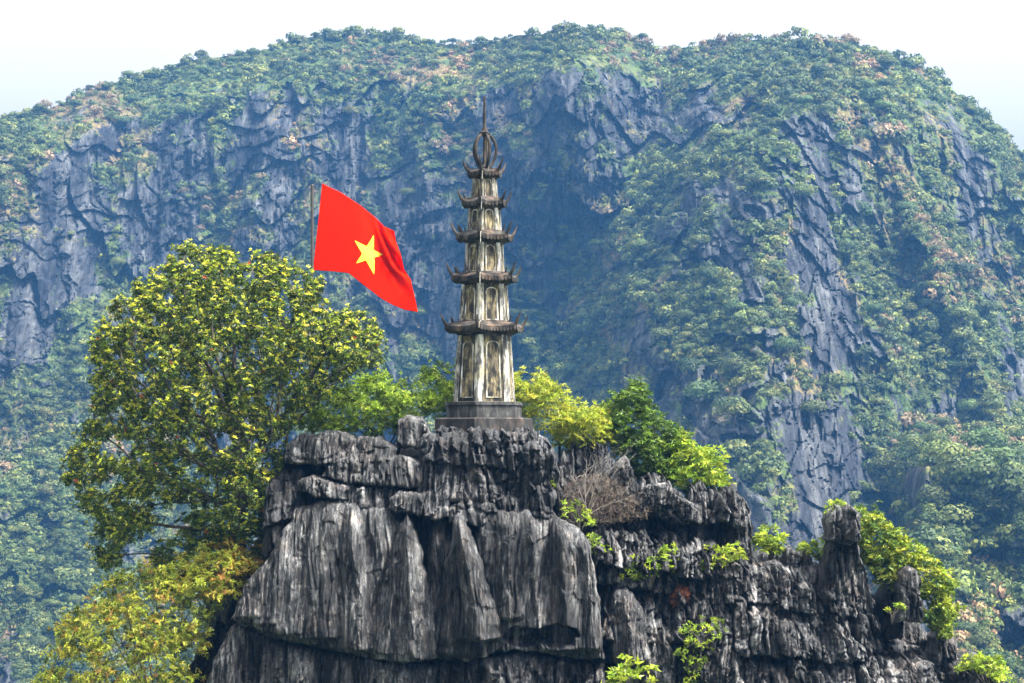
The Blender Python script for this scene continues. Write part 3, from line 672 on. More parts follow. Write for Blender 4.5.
block('rock_wall', [(880,616),(884,585),(890,578),(896,590),(900,620)], [(880,640),(900,640)], 61.8, .9, .04, 75, .3, .1, (.8,1), .1, 4, .06, .026, mat=D_)

# ------------------------------------------------------------------ pagoda
def plaster(name, base, warm, grime, gpos=(.42,.62), sc=1.):
    m, nt, b = newmat(name); n = N(nt); tc = n('TexCoord'); pos = tc.outputs['Object']
    t1 = n('TexNoise', Vector=n('Mapping', Vector=pos, Scale=(3.2*sc,3.2*sc,1.1*sc)), Scale=1., Detail=7., Roughness=.65)
    t2 = n('TexNoise', Vector=n('Mapping', Vector=pos, Location=(5,3,2), Scale=(8*sc,8*sc,1.5*sc)), Scale=1., Detail=6., Roughness=.7)
    t3 = n('TexNoise', Vector=pos, Scale=2.2*sc, Detail=4.)
    c = n.mix(n.ramp(t3, [(.42,0.),(.6,1.)]), base, warm)
    c = n.mix(n.ramp(t1, [(gpos[0],1.),(gpos[1],0.)]), c, grime)
    c = n.mix(n.ramp(t2, [(.36,.9),(.56,0.)]), c, grime)
    nt.links.new(out(c), b.inputs['Base Color']); b.inputs['Roughness'].default_value = .9; b.inputs['Specular IOR Level'].default_value = .15
    bp = n('Bump', Height=t2.outputs[0], Strength=.5, Distance=.02); nt.links.new(bp.outputs[0], b.inputs['Normal'])
    return m
M_WALL = plaster('weathered yellow plaster', (.42,.33,.15), (.20,.16,.09), (.02,.019,.017), (.45,.66), 1.2)
M_PANEL = plaster('blotched panel plaster', (.30,.24,.13), (.13,.105,.07), (.018,.017,.016), (.42,.60), 1.7)
M_TRIM = plaster('weathered white plaster', (.60,.58,.53), (.46,.40,.27), (.045,.042,.038), (.40,.58), 1.4)
M_EAVE = plaster('sooty concrete', (.075,.07,.063), (.12,.08,.055), (.014,.013,.012), (.42,.62))
M_PLINTH = plaster('stained masonry', (.12,.118,.112), (.085,.08,.074), (.025,.024,.023), (.42,.6))
M_BRICK = plaster('crumbling brick ledge', (.07,.067,.063), (.10,.07,.055), (.02,.02,.019), (.47,.66))
PU = 62.4/FPX
PB = at(484.5, 418, 62.4)
pag = empty('pagoda', PB); tag(pag, 'slender six-storey weathered stone pagoda on the rock summit', 'pagoda')
pag['label'] = 'slender weathered pagoda of five tiers standing on the rock summit'
A0 = R(-20-90+90)     # corner angles: measured from +X towards the camera
def corner(k, Rr, z): 
    a = R(-20+60*k); return Vector((Rr*math.cos(a), -Rr*math.sin(a), z))
def hx_(py): return (418-py)*PU
def hexring(Rr, z, lift=0, nseg=8, sag=0.):
    r_ = []
    for k in range(6):
        a, b_ = corner(k, Rr, z), corner(k+1, Rr, z)
        for i in range(nseg):
            t_ = i/nseg; e = abs(2*t_-1)**2.4; p_ = a.lerp(b_, t_); s_ = 1-sag*(1-e); r_.append(Vector((p_.x*s_, p_.y*s_, z+lift*e)))
    return r_[::-1]
C20 = math.cos(R(20))
def tier(i, pyb, pyt, wb, wt, arch=True):
    mb = MB(); Rb, Rt = wb*PU/C20, wt*PU/C20; zb, zt = hx_(pyb), hx_(pyt)
    mb.rings([hexring(Rb, zb), hexring(Rb*.6+Rt*.4, zb*.6+zt*.4), hexring(Rt, zt)]); wall = mb.build('wall', M_WALL, pag)
    tr = MB()
    for k in range(6):                      # corner pilasters: two thin boards that meet on each edge
        for sgn in (-1, 1):
            def pt(f, z, off):
                t_ = (z-zb)/(zt-zb); Rr = Rb+(Rt-Rb)*t_
                a, b_ = corner(k, Rr, z), corner(k+sgn, Rr, z); nrm = ((a+b_)*.5); nrm.z = 0; nrm.normalize()
                return a.lerp(b_, f)+nrm*off
            o_ = .028; V = []
            for z in (zb+.002, zt-.002):
                V += [pt(-.012, z, -.01), pt(-.012, z, o_), pt(.155, z, o_), pt(.155, z, -.01)]
            F = [(0,1,2,3),(7,6,5,4),(0,4,5,1),(1,5,6,2),(2,6,7,3),(3,7,4,0)]
            if sgn < 0: F = [f[::-1] for f in F]
            tr.add(V, F)
        # cross bands at the foot and head
    tr.build('pilaster', M_TRIM, pag)
    for k in range(6):
        fr = MB(); pn = MB()
        zl, zh = zb+(zt-zb)*.07, zb+(zt-zb)*.86
        def fp(u_, z, off):
            t_ = (z-zb)/(zt-zb); Rr = Rb+(Rt-Rb)*t_; a, b_ = corner(k, Rr, z), corner(k+1, Rr, z)
            nrm = (a+b_)*.5; nrm.z = 0; nrm.normalize(); return a.lerp(b_, .5+u_)+nrm*off
        Rm = (Rb+Rt)/2; hwid = .21
        def outline(hw, z0, z1, n_=10):
            rise = min(.7*hw*Rm, (z1-z0)*.3) if arch else .04
            pts = [(-hw, z0), (hw, z0)]
            for q in range(n_+1):
                an = math.pi*q/n_; pts.append((hw*math.cos(an), z1-rise+rise*math.sin(an)))
            return pts
        oo = outline(hwid+.045, zl-.03, zh+.03); ii = outline(hwid, zl, zh); n_ = len(oo)
        V = [fp(u_, z, .024) for u_, z in oo]+[fp(u_, z, .024) for u_, z in ii]+[fp(u_, z, -.01) for u_, z in oo]+[fp(u_, z, -.012) for u_, z in ii]
        F = []
        for q in range(n_):
            q2 = (q+1) % n_
            F += [(q, q2, n_+q2, n_+q), (2*n_+q, 2*n_+q2, q2, q), (n_+q, n_+q2, 3*n_+q2, 3*n_+q)]
        fr.add(V, F); fo = fr.build('panel_frame', M_TRIM, pag)
        pn.add([fp(u_, z, .004) for u_, z in ii], [tuple(range(n_))]); pn.build('panel', M_PANEL, fo)
def horn(c, ang, size, lean=.75, thick=.055):
    d = Vector((math.cos(ang), -math.sin(ang), 0)); pts = []
    for q in range(7):
        t_ = q/6; pts.append(c + d*size*lean*(t_**.9) + Vector((0,0,1))*size*(.25*t_+.75*t_**1.8))
    return pts, [thick*(1-.8*(q/6)**1.3)+.006 for q in range(7)]
def eave(pyt, pyb, hw, win, wbot, nprong=1, hs=13):
    Rr = hw*PU/C20; zt, zb = hx_(pyt), hx_(pyb); lift = 2.2*PU; h_ = zt-zb
    mb = MB(); Ri = win*PU/C20; Rw = wbot*PU/C20
    mb.rings([hexring(Rw*.98, zb+h_*.05), hexring(Rw+.04, zb+h_*.18), hexring(Rr*.93, zb+h_*.34, lift*.8, sag=.03), hexring(Rr, zb+h_*.46, lift, sag=.035), hexring(Rr*1.01, zb+h_*.64, lift, sag=.035),
              hexring(Rr*.93, zb+h_*.76, lift*.8, sag=.03), hexring(Ri+.05, zt, 0), hexring(Ri*.98, zt+.05, 0)])
    e = mb.build('eave', M_EAVE, pag)
    fr = MB()
    for k in range(6):
        a, b_ = corner(k, Rr, 0), corner(k+1, Rr, 0); L_ = (b_-a).length; n_ = max(4, int(L_/.105)); dr = (b_-a).normalized(); nr = (a+b_)*.5; nr.normalize()
        for q in range(n_):
            t_ = (q+.5)/n_; e_ = abs(2*t_-1)**2.4; s_ = 1-.035*(1-e_); p_ = a.lerp(b_, t_)*s_; z = zb+h_*.52+lift*e_; w_ = L_/n_*.43
            prof = [(-w_,.035),(-w_,-.04),(-w_*.6,-.085),(0,-.105),(w_*.6,-.085),(w_,-.04),(w_,.035)]
            V = [Vector((0,0,z))+p_+dr*x_+nr*.03+Vector((0,0,y_)) for x_, y_ in prof]+[Vector((0,0,z))+p_+dr*x_-nr*.03+Vector((0,0,y_)) for x_, y_ in prof]
            m_ = len(prof); F = [tuple(range(m_)), tuple(range(2*m_-1, m_-1, -1))]+[(i_, m_+i_, m_+(i_+1)%m_, (i_+1)%m_) for i_ in range(m_)]
            fr.add(V, F)
    fr.build('tile_fringe', M_EAVE, e)
    rng_ = random.Random(int(hw*10))
    for k in range(6):
        ang = R(-20+60*k); c = corner(k, Rr*.93, zb+h_*.6+lift*.8); hb = MB()
        pts, rr = horn(c, ang, hs*PU*rng_.uniform(.85,1.1), .62); hb.tube(pts, rr, 6)
        if nprong > 1:
            c2 = corner(k, Rr*.74, zb+h_*.75+lift*.3); pts, rr = horn(c2, ang+rng_.uniform(-.2,.2), hs*PU*.8*rng_.uniform(.7,1.1), .5, .045); hb.tube(pts, rr, 6)
        hb.tube([corner(k, Ri, zt-.01), c+Vector((0,0,.03))], [.03,.045], 6)
        hb.build('corner_horn', M_EAVE, pag)
mb = MB(); mb.rings([hexring(53*PU, hx_(450)), hexring(52.5*PU, hx_(434)), hexring(52*PU, hx_(419.5)), hexring(50*PU, hx_(418))]); mb.build('brick_ledge', M_BRICK, pag)
mb = MB(); mb.rings([hexring(40*PU, hx_(419)), hexring(40*PU, hx_(406)), hexring(41.5*PU, hx_(405.5)), hexring(41.5*PU, hx_(402.5)), hexring(38*PU, hx_(402))]); mb.build('plinth', M_PLINTH, pag)
tier(0, 402.2, 333, 30, 25.5, True); eave(322, 338, 39, 24.5, 26, 2, 12)
tier(1, 323, 284, 24.3, 21.8); eave(273, 287, 32.5, 19.5, 22, 2, 12)
tier(2, 274, 243, 19.3, 17.8); eave(232, 246, 28, 16.5, 18, 2, 12)
tier(3, 233, 208, 16.3, 15); eave(198.5, 211, 22, 12.6, 15.2, 1, 11)
tier(4, 199, 178, 12.3, 11); eave(169, 181, 16.5, 4, 11.2, 1, 12)
mb = MB()
for k in range(5):
    a = R(72*k+8); pts = []
    for t_ in range(13):
        q = t_/12; z = hx_(170)+(hx_(134)-hx_(170))*q; r_ = (3.2+8.8*math.sin(math.pi*min(1, q**1.15)*.97)**.8)*PU if q < 1 else 2.4*PU
        pts.append((r_*math.cos(a), r_*math.sin(a), z))
    mb.tube(pts, .05, 6)
mb.build('finial_cage', M_EAVE, pag, smooth=True)
mb = MB(); mb.tube([(0,0,hx_(172)), (0,0,hx_(134)), (0,0,hx_(130)), (0,0,hx_(126)), (0,0,hx_(112)), (0,0,hx_(96.5))], [.05,.045,.06,.05,.042,.035], 8)
prof = [(2.2,136),(5.4,134),(5.6,132.5),(3.,131),(2.,127)]
mb.rings([[Vector((r_*PU*math.cos(R(30*k)), r_*PU*math.sin(R(30*k)), hx_(y_))) for k in range(12)] for r_, y_ in prof])
mb.rings([[Vector((r_*PU*math.cos(R(30*k)), r_*PU*math.sin(R(30*k)), hx_(y_))) for k in range(12)] for r_, y_ in [(5.5,171),(5,168),(3.2,165),(3,162)]])
mb.build('spire', M_EAVE, pag)
mb = MB(); cp = []
for py_, w_ in [(172,5),(170,16),(181,17.2),(182,12.5),(199,13.5),(200,22),(212,22.6),(213,16.5),(233,17.5),(235,28),(247,28.6),(248,19),(274,20.6),(276,32.5),(288,33),(290,23.5),(322,25.5),(325,38.5),(330,39.4)]:
    c = corner(2-.06, w_*PU/C20, hx_(py_)); c.x *= 1.03; c.y *= 1.03; cp.append(c)
mb.tube(cp, .011, 4); mb.build('lightning_cable', M_TRIM, pag)

# ------------------------------------------------------------------ flag and pole
m, nt, b = newmat('red cloth'); b.inputs['Base Color'].default_value = (.74,.012,.0,1); b.inputs['Roughness'].default_value = .9; b.inputs['Specular IOR Level'].default_value = .03
n = N(nt); tr = n('BsdfTranslucent', Color=(.8,.015,.0,1)); mx = n('MixShader', i0=.4)
nt.links.new(b.outputs[0], mx.inputs[1]); nt.links.new(tr.outputs[0], mx.inputs[2]); nt.links.new(mx.outputs[0], nt.nodes['Material Output'].inputs[0]); M_RED = m
m, nt, b = newmat('yellow cloth'); b.inputs['Base Color'].default_value = (.85,.68,.01,1); b.inputs['Roughness'].default_value = .7; M_YEL = m
m, nt, b = newmat('dark metal pole'); b.inputs['Base Color'].default_value = (.045,.04,.038,1); b.inputs['Roughness'].default_value = .6; b.inputs['Metallic'].default_value = .3; M_POLE = m
YFL = 65.2
TOPB = np.array([(322.3,183.6),(331,188),(340,192),(350,198.5),(361,206),(374.6,217),(384.5,226.7),(394,231)], float)
BOTB = np.array([(313,270),(330,271.2),(348.5,273),(364.6,285.6),(382,299),(393,305),(404.5,309.8),(417.6,312)], float)
RGT = np.array([(394,231),(396,242),(400.7,254.5),(404,269.5),(410.6,279.4),(413,290),(416,303),(417.6,312)], float)
def pl(pts, t_):
    d = np.concatenate([[0], np.cumsum(np.linalg.norm(np.diff(pts, axis=0), axis=1))]); d /= d[-1]
    return np.stack([np.interp(t_, d, pts[:,0]), np.interp(t_, d, pts[:,1])], -1)
def flag_pt(u_, v_):
    u_ = np.asarray(u_, float); v_ = np.asarray(v_, float); U_ = u_[...,None]; V_ = v_[...,None]
    Tp = pl(TOPB, u_); Bp = pl(BOTB, u_); Rp = pl(RGT, v_); Lp = TOPB[0]*(1-V_)+BOTB[0]*V_
    Q = Tp*(1-V_)+Bp*V_+Lp*(1-U_)+Rp*U_-(TOPB[0]*(1-U_)*(1-V_)+TOPB[-1]*U_*(1-V_)+BOTB[0]*(1-U_)*V_+BOTB[-1]*U_*V_)
    w = u_**.8
    Yy = YFL + .17*w*np.sin(7.5*u_+2.2*v_+.5) + .9*u_ - .5*u_*v_
    fold = np.exp(-((u_-.9)/.13)**2-((v_-.33)/.26)**2)
    Yy = Yy + .42*fold*np.sin(34*u_-15*v_+1) + .12*fold*np.sin(60*u_+30*v_) + .05*w*np.sin(19*u_+5*v_)
    top_ = np.exp(-(v_/.16)**2)*w; Yy = Yy + .10*top_*np.sin(14*u_)
    return np.stack([(Q[...,0]-512)/FPX*Yy, Yy, CZ+(HOR-Q[...,1])/FPX*Yy], -1)
fl0 = at(322.5, 183, YFL)
fp_ = at(312.3, 186, YFL)
pole = MB(); base_z = CZ+(HOR-452)/FPX*YFL
pole.tube([(fp_.x, YFL, base_z-1.2), (fp_.x, YFL, fp_.z)], [.058,.05], 10)
pole.tube([(fp_.x, YFL, fp_.z), (fp_.x, YFL, fp_.z+.05)], [.065,.05], 10)
pole.tube([(fp_.x-.02, YFL, fp_.z-.03), (fp_.x+.09, YFL, fp_.z-.02)], [.02,.02], 6)
po = pole.build('flagpole', M_POLE); tag(po, 'thin dark flagpole rising behind the big tree, holding the red flag', 'flagpole')
UU, VV_ = np.meshgrid(np.linspace(0,1,110), np.linspace(0,1,80)); FV = flag_pt(UU, VV_)
fo = link('flag', mesh_np('flag', FV.reshape(-1,3), grid_faces(80,110)), M_RED)
tag(fo, 'red flag with a yellow star flying from the dark pole', 'flag')
md = fo.modifiers.new('cloth', 'SOLIDIFY'); md.thickness = .006; md.offset = 0
# star on both faces, following the cloth
gu, gv = np.meshgrid(np.linspace(.2,.9,260), np.linspace(.15,.85,260)); gp = flag_pt(gu, gv)
gx_ = 512+gp[...,0]/gp[...,1]*FPX; gy_ = HOR-(gp[...,2]-CZ)/gp[...,1]*FPX
def uv_of(p_):
    i = np.argmin((gx_-p_[0])**2+(gy_-p_[1])**2); return (gu.ravel()[i], gv.ravel()[i])
TIP = [np.array(p_) for p_ in ((373.5,235),(383,254.5),(374,274.5),(356,263.5),(354.5,240.5))]
def cross_(p1, p2, p3, p4):
    d1, d2 = p2-p1, p4-p3; k = ((p3[0]-p1[0])*d2[1]-(p3[1]-p1[1])*d2[0])/(d1[0]*d2[1]-d1[1]*d2[0]); return p1+d1*k
ring = []
for k in range(5):
    ring.append(uv_of(TIP[k])); ring.append(uv_of(cross_(TIP[k], TIP[(k+2)%5], TIP[(k-1)%5], TIP[(k+1)%5])))
cu, cvv = uv_of(sum(TIP)/5)
SV, SF = [], []; ns = 8
for k in range(10):
    a, b_ = np.array(ring[k]), np.array(ring[(k+1)%10]); base = len(SV)
    idx = {}
    for i in range(ns+1):
        for j in range(i+1):
            p_ = np.array([cu,cvv])+(a-[cu,cvv])*(i-j)/ns+(b_-[cu,cvv])*j/ns; idx[i,j] = len(SV); SV.append(p_)
    for i in range(ns):
        for j in range(i+1):
            SF.append((idx[i,j], idx[i+1,j], idx[i+1,j+1]))
            if j < i: SF.append((idx[i,j], idx[i+1,j+1], idx[i,j+1]))
SV = np.array(SV); e_ = 1e-3; P0 = flag_pt(SV[:,0], SV[:,1]); nn = unit(np.cross(flag_pt(SV[:,0]+e_, SV[:,1])-P0, flag_pt(SV[:,0], SV[:,1]+e_)-P0))
so_ = link('star', mesh_np('star', np.vstack([P0+nn*.007, P0-nn*.007]), np.vstack([np.array(SF), np.array(SF)+len(SV)])), M_YEL, fo)
for zz, nm_ in ((184.5,'halyard'),(269,'halyard')):
    mb = MB(); q = at(322.3 if zz < 200 else 313.2, zz, YFL); mb.tube([q, (fp_.x+.04, YFL, q.z+.02)], .008, 4); mb.build(nm_, M_POLE, po)

# ------------------------------------------------------------------ near plants
def in_poly(x, y, poly):
    c = np.zeros(x.shape, bool); j = len(poly)-1
    for i in range(len(poly)):
        xi, yi = poly[i]; xj, yj = poly[j]
        c ^= ((yi > y) != (yj > y)) & (x < (xj-xi)*(y-yi)/(yj-yi+1e-12)+xi); j = i
    return c
def edge_dist(x, y, poly):
    d = np.full(x.shape, 1e9); n_ = len(poly)
    for i in range(n_):
        ax, ay = poly[i]; bx, by = poly[(i+1)%n_]; vx, vy = bx-ax, by-ay
        t_ = np.clip(((x-ax)*vx+(y-ay)*vy)/(vx*vx+vy*vy+1e-9), 0, 1); d = np.minimum(d, np.hypot(x-ax-t_*vx, y-ay-t_*vy))
    return d
def sample_crown(poly, n_, Y, depth, shell=.5, seed=0, gap=0., wob=0.):
    """points in the rounded solid whose outline, seen from the path, is poly"""
    pa = np.array(poly); out_ = []; tot = 0
    while tot < n_:
        x = RNG.uniform(pa[:,0].min(), pa[:,0].max(), n_*3); y = RNG.uniform(pa[:,1].min(), pa[:,1].max(), n_*3)
        k = in_poly(x, y, poly); x, y = x[k], y[k]; e = edge_dist(x, y, poly)
        mx_ = max(8., e.max()); th = depth*np.sqrt(np.clip(1-(1-np.minimum(e/mx_,1))**2, 0.01, 1))
        s_ = RNG.uniform(-1, 1, len(x)); s_ = np.sign(s_)*np.abs(s_)**shell
        if gap:
            g = noise2(x/26, y/26, seed+3)+.6*noise2(x/12, y/12, seed+4)+.35*noise2(s_*3, x/40, seed+9); k = g > gap-1.0; x, y, s_, th = x[k], y[k], s_[k], th[k]
        if wob: x, y = x+wob*noise2(x/16, y/16, seed+31)+wob*.5*noise2(x/6, y/6, seed+33), y+wob*noise2(x/16+9, y/16, seed+32)+wob*.5*noise2(x/6+9, y/6, seed+34)
        Yy = Y+th*s_; out_.append(np.stack([(x-512)/FPX*Yy, Yy, CZ+(HOR-y)/FPX*Yy], -1)); tot += len(x)
    return np.vstack(out_)[:n_]
def clumpy(Pp, r_, k, squash=.8):
    """each point becomes k points scattered about it"""
    n_ = len(Pp); return (Pp[:,None]+RNG.normal(size=(n_,k,3))*r_*np.array([1,1,squash])).reshape(-1,3)
def bush(name, label, poly, Y, depth, n_, L, W, cols, cat='bush', group=None, k=4, spread=(30,90), nleaf=7, clump=.12, root=None, up=.8, gap=.55, weights=None, seed=0, droop=.2, stems=6):
    base = at(*(root or ((poly[0][0]+poly[len(poly)//2][0])/2, max(p_[1] for p_ in poly))), Y)
    r_ = empty(name, base); tag(r_, label, cat, group)
    wob = min(9., .09*(max(p_[0] for p_ in poly)-min(p_[0] for p_ in poly))); Cn = sample_crown(poly, n_, Y, depth, .6, seed, gap, wob); Cc = clumpy(Cn, clump, k)
    cc = np.repeat(palette(n_, cols, weights), k, 0)*RNG.uniform(.85,1.15,(n_*k,1))
    A = unit(rand_unit(len(Cc))*.8 + unit(Cc-np.array(base))*.5 + np.array([0,0,up]))
    V, F, c = rosettes(Cc, A, nleaf, L, W, spread, cc, droop=droop)
    link('foliage', mesh_np('foliage', V-np.array(base), F, c, smooth=False), M_LEAF, r_)
    sb = MB(); idx = RNG.choice(n_, min(n_, stems), replace=False)
    for q in idx:
        e = Vector(Cn[q])-base; mid = e*.5+Vector((random.uniform(-.1,.1), random.uniform(-.1,.1), random.uniform(-.05,.15)))*e.length*.5
        sb.tube([(0,0,-.25), mid*.5, mid, e*.82+mid*.1, e], [.03,.024,.018,.012,.006], 5)
    sb.build('stem', M_BARK, r_, smooth=True)
    return r_
YG = [(.30,.34,.03),(.22,.28,.03),(.38,.38,.04),(.13,.19,.02)]
# big tree: branches grown towards the crown
RNG = np.random.default_rng(21)
TREE = [(57,455),(72,432),(92,424),(94,392),(88,340),(100,322),(118,300),(138,284),(160,262),(180,247),(215,243),(245,254),(268,252),(292,262),(306,272),(325,282),(342,298),(352,306),(366,314),(384,332),(384,360),(368,372),(350,376),(334,392),(322,398),(312,412),(300,425),(290,445),(286,478),(270,520),(240,548),(205,540),(185,500),(160,520),(130,545),(112,572),(92,560),(88,520),(66,495)]
Yt = 61.6
def grow(att, start, step=.15, infl=1.4, kill=.25, iters=160):
    pts = list(start); par = [-1]+list(range(len(start)-1)); att = att.copy()
    pts = [np.array(p_) for p_ in pts]
    Pn = np.array(pts); dmin = np.full(len(att), 1e9); near = np.zeros(len(att), int)
    def upd(newi):
        nonlocal dmin, near
        d = np.linalg.norm(att[:,None]-Pn[newi][None], axis=2); j = d.argmin(1); dm = d[np.arange(len(att)), j]; k = dm < dmin
        near[k] = np.array(newi)[j[k]]; dmin[k] = dm[k]
    upd(list(range(len(pts))))
    for it in range(iters):
        use = dmin < (infl if it > 14 else 9)
        if not use.any(): break
        new = []; 
        ids = near[use]; dirs = unit(att[use]-Pn[ids])
        acc = np.zeros((len(Pn),3)); np.add.at(acc, ids, dirs)
        u_ids = np.unique(ids); nd = unit(acc[u_ids]+RNG.normal(size=(len(u_ids),3))*.25)
        newP = Pn[u_ids]+nd*step; s0 = len(Pn); Pn = np.vstack([Pn, newP]); par += list(u_ids)
        upd(list(range(s0, len(Pn))))
        k = dmin > kill; att = att[k]; dmin = dmin[k]; near = near[k]
        if len(att) == 0 or len(Pn) > 16000: break
    return Pn, np.array(par)
att = sample_crown(TREE, 4200, Yt, 3.6, .6, 5, gap=.5)
apx = 512+att[:,0]/att[:,1]*FPX; apy = HOR-(att[:,2]-CZ)/att[:,1]*FPX
att = att[~((apy > 430) & (apx < 225) & (RNG.random(len(att)) < .45))]
tp = [at(248,640,Yt+.3), at(244,600,Yt+.2), at(240,560,Yt+.1), at(238,530,Yt), at(239,505,Yt), at(241,485,Yt)]
NP_, par = grow(att, [list(p_) for p_ in tp])
nch = np.zeros(len(NP_), int)
for p_ in par[1:]: nch[p_] += 1
rad_ = np.zeros(len(NP_)); rad_[nch == 0] = .011**2.3
for i in range(len(NP_)-1, 0, -1):
    rad_[i] = max(rad_[i], .011**2.3); rad_[par[i]] += rad_[i]
rad_ = np.minimum(rad_**(1/2.3), .24)
tree = empty('broadleaf_tree', tp[0]); tag(tree, 'big round broadleaf tree with yellow-green leaf tips left of the flag', 'tree')
org = np.array(tp[0])
tb_ = MB(); 
chl = {}
for i in range(1, len(NP_)): chl.setdefault(par[i], []).append(i)
stack = [0]; 
done = set()
heads = [(0, None)]
while heads:
    s_, pr = heads.pop(); path = ([pr] if pr is not None else [])+[s_]; cur = s_
    while cur in chl:
        ch = sorted(chl[cur], key=lambda q: -rad_[q]); 
        for o_ in ch[1:]: heads.append((o_, cur))
        cur = ch[0]; path.append(cur)
    if len(path) < 2: continue
    rs = [rad_[q] for q in path]
    if pr is not None: rs[0] = rs[1]
    tb_.tube([NP_[q]-org for q in path], rs, 7 if max(rs) > .05 else 4, cap=False)
tb_.build('trunk', M_BARK, tree, smooth=True)
tips = np.where((rad_ < .022))[0]
prv = NP_[np.maximum(par[tips],0)]; dirs = unit(NP_[tips]-prv)
Ct = NP_[tips]; sel = RNG.random(len(Ct)) < .9; Ct = Ct[sel]; dirs = dirs[sel]
k_ = 3; Ct = np.repeat(Ct, k_, 0)+RNG.normal(size=(len(Ct)*k_,3))*.10; dirs = np.repeat(dirs, k_, 0)
hgt = (Ct[:,2]-Ct[:,2].min())/(np.ptp(Ct[:,2]))
cc = palette(len(Ct), [(.42,.44,.035),(.55,.52,.08),(.26,.31,.03),(.08,.13,.02),(.035,.06,.012)], [.27,.17,.22,.19,.15])
rd = RNG.random(len(Ct)) < .006; cc[rd] = (.35,.08,.03)
Ax = unit(dirs*.7+np.array([0,0,.9])+rand_unit(len(Ct))*.5)
V1_, F1_, c1_ = rosettes(Ct, Ax, 8, .105, .048, (25,85), cc, droop=.12, fold=.25)
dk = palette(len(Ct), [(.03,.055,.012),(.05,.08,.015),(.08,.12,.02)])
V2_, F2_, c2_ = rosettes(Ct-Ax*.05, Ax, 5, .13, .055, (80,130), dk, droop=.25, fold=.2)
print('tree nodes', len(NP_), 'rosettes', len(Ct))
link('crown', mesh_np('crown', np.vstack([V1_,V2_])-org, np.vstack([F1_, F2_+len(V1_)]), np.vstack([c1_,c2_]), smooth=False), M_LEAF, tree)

bush('shrub', 'yellow and orange leafy shrub at the foot of the big tree', [(35,683),(50,650),(62,625),(86,598),(110,585),(130,570),(160,560),(185,555),(205,545),(235,545),(250,560),(238,590),(215,615),(200,640),(190,683),(180,700),(40,705)], 60.8, 1.8, 1700, .11, .034,
     [(.46,.44,.06),(.38,.42,.05),(.50,.38,.07),(.40,.22,.06),(.24,.29,.03),(.05,.08,.015)], k=3, nleaf=7, spread=(50,110), clump=.13, gap=.8, seed=3, weights=[.22,.24,.12,.05,.22,.15], root=(160,720), up=.3, droop=.35, stems=14)
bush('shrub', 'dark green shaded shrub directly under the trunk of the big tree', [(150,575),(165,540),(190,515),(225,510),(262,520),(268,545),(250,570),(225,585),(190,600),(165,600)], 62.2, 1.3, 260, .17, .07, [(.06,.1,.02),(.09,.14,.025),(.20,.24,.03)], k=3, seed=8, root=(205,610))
bush('shrub', 'sparse amber-leaved shrub against the grey rock below the big tree', [(190,575),(205,552),(235,545),(262,545),(268,560),(250,580),(225,595),(200,600)], 60.9, .8, 130, .15, .06, [(.40,.28,.04),(.30,.26,.04),(.12,.13,.02),(.35,.2,.04)], k=3, seed=9, root=(225,615), gap=.75)
bush('shrub', 'bright lime green bush between the big tree and the pagoda', [(298,402),(312,392),(335,388),(352,380),(370,378),(395,380),(412,384),(428,372),(446,370),(460,380),(460,400),(448,415),(425,418),(400,432),(360,436),(330,436),(300,430)], 63.4, 1.6, 900, .12, .04,
     [(.24,.34,.035),(.33,.42,.045),(.13,.20,.02),(.05,.09,.015)], k=4, seed=10, root=(385,445), weights=[.35,.25,.25,.15])
bush('shrub', 'yellow-green bush just right of the pagoda base', [(508,385),(520,377),(545,376),(562,380),(552,388),(560,396),(575,402),(600,408),(612,420),(616,440),(600,450),(575,446),(555,440),(540,425),(520,410),(508,402)], 64.2, 1.4, 700, .13, .042,
     [(.34,.37,.035),(.26,.31,.03),(.42,.42,.06),(.15,.20,.02)], k=3, seed=11, root=(560,455), gap=.45)
bush('evergreen_tree', 'dense dark green conical tree behind the rocks right of the pagoda', [(606,420),(610,402),(620,390),(632,386),(644,392),(650,405),(662,418),(672,428),(684,440),(690,462),(676,480),(650,484),(625,478),(608,450)], 64.4, 1.3, 900, .115,.055,
     [(.10,.17,.02),(.055,.10,.015),(.16,.24,.025),(.04,.07,.012)], cat='tree', k=4, seed=12, root=(640,492), weights=[.3,.3,.2,.2])
bush('shrub', 'bright green shrub right of the dark conical tree', [(664,446),(676,434),(690,440),(700,452),(716,450),(726,462),(720,476),(728,486),(712,494),(694,492),(676,488),(662,474)], 64.0, .9, 330, .14, .052,
     [(.24,.34,.03),(.34,.40,.04),(.12,.19,.02)], k=3, seed=13, root=(692,500), gap=.5)
bush('vine_bush', 'dense yellow-green creeper spilling down the right-hand rock', [(846,520),(856,508),(872,514),(890,528),(910,542),(926,556),(944,574),(955,592),(956,612),(950,632),(938,622),(926,600),(912,578),(896,565),(882,572),(872,580),(862,560),(850,545)], 62.0, .9, 800, .115, .07,
     [(.26,.32,.03),(.36,.38,.04),(.16,.22,.02),(.08,.13,.02)], k=3, seed=14, root=(900,600), clump=.1)
bush('vine_bush', 'dark green trailing vines on the shaded side by the small pinnacle', [(872,560),(890,556),(912,572),(930,596),(944,620),(948,636),(930,628),(914,606),(900,590),(880,590)], 61.6, .5, 150, .14, .08, [(.07,.12,.02),(.14,.19,.02),(.2,.22,.03)], k=3, seed=15, root=(905,610), clump=.08)
